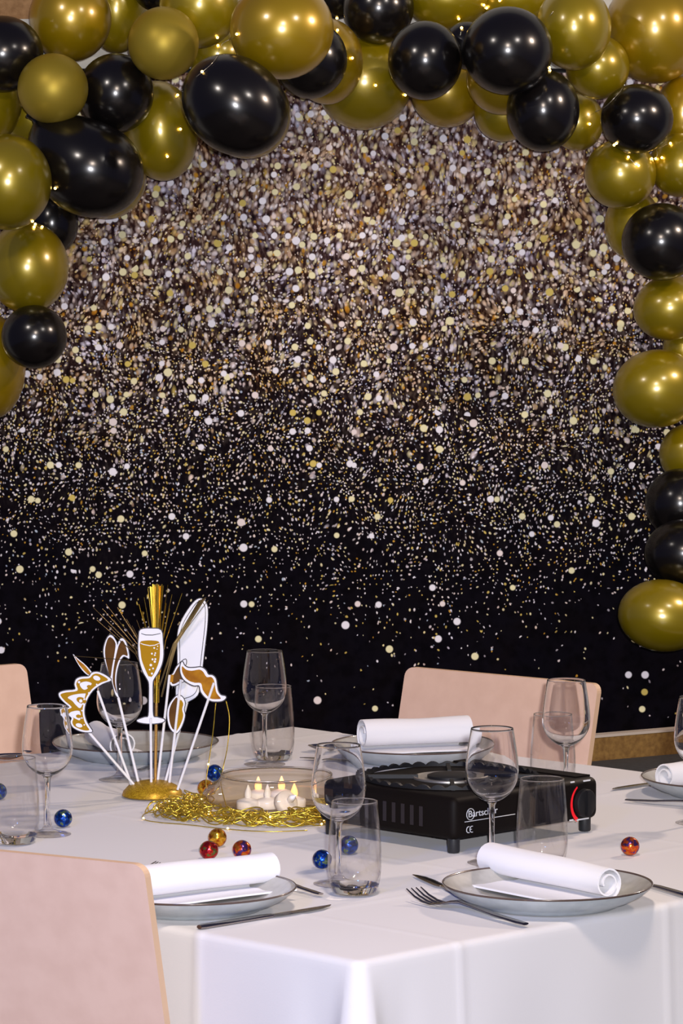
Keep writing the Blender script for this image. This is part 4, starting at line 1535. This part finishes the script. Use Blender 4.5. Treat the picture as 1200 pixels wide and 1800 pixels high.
# ================================================================== BALLOONS
# (x, y, rx, ry, turn, colour, label) from the ones at the very back to the ones in front
G, O, D, K = 'gold_balloon', 'orange_gold_balloon', 'dull_gold_balloon', 'black_balloon'
BAL = [
    (205, 15, 54, 78, 0, G, 'gold balloon half behind the big gold one in the top corner'),
    (275, -22, 42, 42, 0, K, 'black balloon glimpsed in a gap at the top between gold balloons'),
    (60, 205, 62, 62, 0, G, 'gold balloon mostly hidden under the dull gold one, over the black teardrop balloon'),
    (188, 308, 70, 77, 0, G, 'gold balloon with only its lower rim showing beneath the black teardrop balloon'),
    (435, 202, 76, 77, 0, G, 'gold balloon with only its lower rim showing beneath the large tilted black balloon'),
    (382, 95, 52, 50, 0, G, 'gold balloon hidden behind the tilted black balloon, below the fairy lights'),
    (590, -8, 42, 42, 0, K, 'black balloon cut by the top edge beside the large gold balloon'),
    (905, -8, 72, 55, 0, G, 'gold balloon behind the top of the biggest black balloon'),
    (785, -4, 74, 56, 0, G, 'gold balloon at the top between two black balloons'),
    (640, 145, 84, 83, -30, G, 'round gold balloon with a slanted shine hanging over the top of the hanging'),
    (575, 108, 63, 75, 0, O, 'orange-gold balloon behind the black one beneath the large gold balloon'),
    (785, 160, 64, 64, 0, O, 'orange-gold balloon hanging under the round black balloon'),
    (885, 196, 52, 53, 0, G, 'gold balloon lowest under the biggest black balloon, mostly hidden'),
    (884, 140, 64, 62, 0, O, 'orange-gold balloon directly beneath the biggest black balloon'),
    (820, 80, 42, 42, 0, K, 'small black balloon wedged between the two round black balloons'),
    (1150, 52, 88, 94, 0, O, 'very large orange-gold balloon in the top corner by the grey wall patch'),
    (1050, 118, 56, 56, 0, G, 'gold balloon under the large oval gold one, near the black balloon with wire'),
    (1014, 214, 47, 51, 0, G, 'gold balloon between two black balloons on the arch shoulder'),
    (1198, 200, 46, 68, 0, O, 'orange-gold balloon at the picture edge beside the black one with wire'),
    (1112, 395, 50, 62, 0, G, 'shadowed gold balloon behind the black balloon on the plain arch leg'),
    (1196, 290, 55, 56, 0, G, 'gold balloon at the picture edge beneath the fairy lights'),
    (1202, 612, 38, 40, 0, G, 'gold balloon glimpsed at the edge between two gold balloons of the plain leg'),
    (-17, 176, 56, 76, 0, G, 'gold balloon cut by the edge, below the black balloon in the top corner'),
    (92, 392, 46, 56, 0, K, 'black balloon tucked beneath the black teardrop balloon'),
    (-15, 645, 60, 92, 0, O, 'lowest gold balloon of the arch leg that ends beside the bare wall hanging'),
    (4, 95, 72, 67, 0, K, 'black balloon in the top corner below the brown plaster'),
    (124, 32, 72, 76, 0, O, 'big gold balloon in the top corner with a tall white shine'),
    (350, 8, 70, 76, 0, G, 'gold balloon at the top beside the dull round one'),
    (282, 230, 65, 88, -8, G, 'long oval gold balloon between two large black balloons'),
    (545, 105, 65, 68, 0, K, 'dim black balloon behind the large gold balloon'),
    (1008, 48, 66, 75, 0, G, 'oval gold balloon beside the biggest black balloon'),
    (954, 194, 64, 72, 0, K, 'black balloon below the oval gold one on the arch shoulder'),
    (1090, 306, 63, 61, 0, G, 'gold balloon hung with fairy lights under the black one'),
    (1178, 541, 66, 57, -10, G, 'gold balloon on the plain arch leg, just below a black one'),
    (1212, 798, 54, 54, 0, G, 'small gold balloon cut by the edge, over the dark balloons'),
    (1195, 885, 62, 62, 0, K, 'dark balloon lost in shadow under the small edge gold one'),
    (1202, 972, 70, 60, 0, K, 'black balloon resting on the lowest gold balloon of the plain leg'),
    (665, 14, 62, 63, 0, K, 'black balloon at the top with a small bluish shine, over the gold ones'),
    (203, 164, 67, 70, 0, K, 'round black balloon between the two dull gold balloons'),
    (495, 52, 91, 87, 0, O, 'large gold balloon at the top centre of the arch'),
    (48, 470, 73, 80, 0, G, 'gold balloon with bright shine above the small black one'),
    (1119, 209, 64, 61, 0, K, 'black balloon with clear wire draped beside it and fairy lights below'),
    (1162, 425, 70, 68, 0, K, 'black balloon on the plain arch leg below the lit gold one'),
    (1154, 683, 78, 69, -8, G, 'large wide gold balloon halfway down the plain arch leg'),
    (1165, 1082, 80, 64, 6, G, 'lowest dark gold balloon at the foot of the plain arch leg'),
    (60, 592, 58, 56, 0, K, 'small black balloon low on the arch leg, beside the glitter'),
    (93, 156, 62, 62, 0, D, 'dull gold round balloon between two black ones in the corner'),
    (287, 76, 62, 64, 0, D, 'dull gold round balloon in front at the top, over a black one'),
    (747, 106, 65, 69, 0, K, 'round black balloon hanging beside the biggest black balloon'),
    (892, 89, 79, 77, 0, K, 'biggest round black balloon in the middle of the arch'),
    (413, 185, 99, 84, 38, K, 'large tilted oval black balloon hung with a fairy light'),
    (158, 297, 96, 84, 20, K, 'large black teardrop-shaped balloon with its tail tucked beneath the gold'),
    (14, 320, 77, 84, 0, G, 'big gold balloon cut by the edge, beside the black teardrop balloon'),
]
TAIL2D = {(158, 297): 225, (1165, 1082): None}
placed = []


def balloon_mesh(rx, ry, rd, tail_ang=None):
    """unit ball with a gathered tail and rolled knot; tail points back (+y) or along the given picture angle"""
    prof = []
    n = 24
    for i in range(n + 1):
        t = i / n
        a_ = PI * t
        z = -math.cos(a_)
        r = math.sin(a_)
        if z > 0:
            r *= 1 - 0.10 * z * z
            z = z + 0.10 * z ** 3
        prof.append([max(r, 0.0), z])
    prof = [(r, z) for r, z in prof if not (z > 1.085)]
    prof[0] = (0, -1)
    prof += [(0.07, 1.10), (0.042, 1.13), (0.05, 1.16), (0.075, 1.19), (0.05, 1.205), (0, 1.2)]
    v, f = lathe(prof, 40)
    out = []
    for x, y, z in v:
        if tail_ang is None:
            out.append((x * rx, z * rd, -y * ry))
        else:
            c, s = math.cos(math.radians(tail_ang)), math.sin(math.radians(tail_ang))
            # tail lies in the picture plane (angle measured clockwise from +x)
            lx, lz = z * c - x * s, -(z * s + x * c)
            if z > 0:
                k_ = 1 + 0.16 * max(0, z) ** 3
                lx, lz = lx * k_, lz * k_
            out.append((lx * rx, y * rd, lz * ry))
    return out, f


for (x, y, rx, ry, rot, m, lab) in BAL:
    rpx = 0.5 * (rx + ry)
    Y = BY - 0.03 - rpx * BY / F
    for q in placed:
        if math.hypot(q['x'] - x, q['y'] - y) < 0.93 * (q['rpx'] + rpx):
            Y = min(Y, q['c'].y)
    while True:
        c = ptd(x, y, Y)
        r = rpx * Y / F
        hit = False
        for q in placed:
            if (c - q['c']).length < 0.95 * (r + q['r']):
                hit = True
                break
        if not hit:
            break
        Y -= 0.008
    placed.append(dict(x=x, y=y, rpx=rpx, c=c, r=r, rx=rx * Y / F, ry=ry * Y / F, rot=rot))
    ta_ = TAIL2D.get((x, y))
    v, f = balloon_mesh(rx * Y / F, ry * Y / F, r, None if ta_ is None else ta_ - rot)
    o = link_mesh('balloon', v, f, m, None, smooth=True)
    o.location = c
    o.rotation_euler = (0, math.radians(rot), 0)
    tag(o, lab, 'balloon', 'gold and black balloons of the arch')

# ================================================================== FAIRY LIGHTS IN THE ARCH


def front_of(px, py):
    """first balloon surface met along the line of sight, pulled 6 mm forward"""
    d = ray(px, py).normalized()
    best = None
    for q in placed:
        M = Matrix.Rotation(math.radians(-q['rot']), 3, 'Y')
        oc = M @ (CAM - q['c'])
        dd = M @ d
        S_ = (q['rx'], q['r'], q['ry'])
        o_ = Vector((oc[i] / S_[i] for i in range(3)))
        e_ = Vector((dd[i] / S_[i] for i in range(3)))
        A, B, C_ = e_.dot(e_), 2 * o_.dot(e_), o_.dot(o_) - 1
        disc = B * B - 4 * A * C_
        if disc > 0:
            t = (-B - math.sqrt(disc)) / (2 * A)
            if best is None or t < best:
                best = t
    if best is None:
        return ptd(px, py, BY - 0.12)
    return CAM + d * (best - 0.005)


STR = [
    ('string of tiny warm lights draped over the tilted black balloon', [[(410, 66), (398, 72), (388, 80), (384, 92)], [(384, 96), (372, 112), (356, 126), (345, 135)], [(312, 160), (312, 172)], [(317, 221), (318, 233)], [(294, 270), (293, 281)]],
     [(416, 60), (382, 66), (383, 80), (355, 126), (312, 167), (317, 227), (294, 275)]),
    ('string of tiny warm lights clustered between two gold balloons on the leaning leg', [[(56, 387), (62, 394), (68, 400), (76, 400)], [(97, 326), (97, 337)]], [(97, 331), (57, 389), (62, 394), (60, 399), (74, 399)]),
    ('string of tiny warm lights across the top middle of the arch', [[(592, 28), (593, 36)], [(593, 48), (594, 58)], [(619, 97), (620, 107)], [(660, 145), (660, 156)], [(708, 164), (714, 169)], [(811, 44), (809, 62)], [(846, 8), (855, 14), (860, 18)], [(966, 28), (972, 20)]],
     [(592, 32), (593, 53), (619, 102), (660, 150), (712, 167), (811, 49), (806, 33), (850, 9), (855, 14), (878, 1)]),
    ('string of tiny warm lights looping under the black balloon with wire', [[(1103, 143), (1097, 149), (1090, 160), (1074, 178), (1060, 190), (1046, 196)], [(1036, 213), (1037, 223)], [(1042, 240), (1048, 247), (1058, 252), (1070, 253), (1080, 255)], [(1096, 266), (1102, 269), (1108, 270)], [(1104, 276), (1112, 284), (1122, 291)], [(1145, 279), (1152, 279), (1155, 270), (1153, 263)], [(1153, 263), (1163, 258), (1172, 254), (1180, 257)], [(964, 117), (966, 128)]],
     [(966, 124), (965, 119), (1036, 218), (1079, 255), (1083, 252), (1104, 276), (1122, 291), (1145, 279), (1152, 279), (1163, 277), (1178, 252)]),
]
for lab, paths, bulbs in STR:
    p0 = front_of(*bulbs[0])
    root = empty('fairy_light_string', p0)
    tag(root, lab, 'fairy lights', 'fairy lights in the balloon arch')
    for path in paths:
        dense = catmull(path, 4, False) if len(path) > 2 else path
        v, f = tube([front_of(*q) - p0 for q in dense], 0.0006, 5)
        link_mesh('wire', v, f, 'clear_wire', root, smooth=True)
    for bx in bulbs:
        q = front_of(*bx) - p0
        bb = link_mesh('bulb', *ball(0.0032, (0, 0, 0), 10, 6), 'bulb', root, smooth=True)
        bb.location = q

# light is focused through the glassware onto what stands behind it
for o in list(SC.objects):
    if o.type != 'MESH' or not o.data.materials or o.data.materials[0] is None:
        continue
    n_ = o.data.materials[0].name
    if n_ in ('glass', 'amber_glass'):
        o.cycles.is_caustics_caster = True
    elif n_ in ('cloth', 'plywood', 'stoneware', 'napkin', 'stove_black', 'foil_blue', 'wax', 'stoneware_in'):
        o.cycles.is_caustics_receiver = True
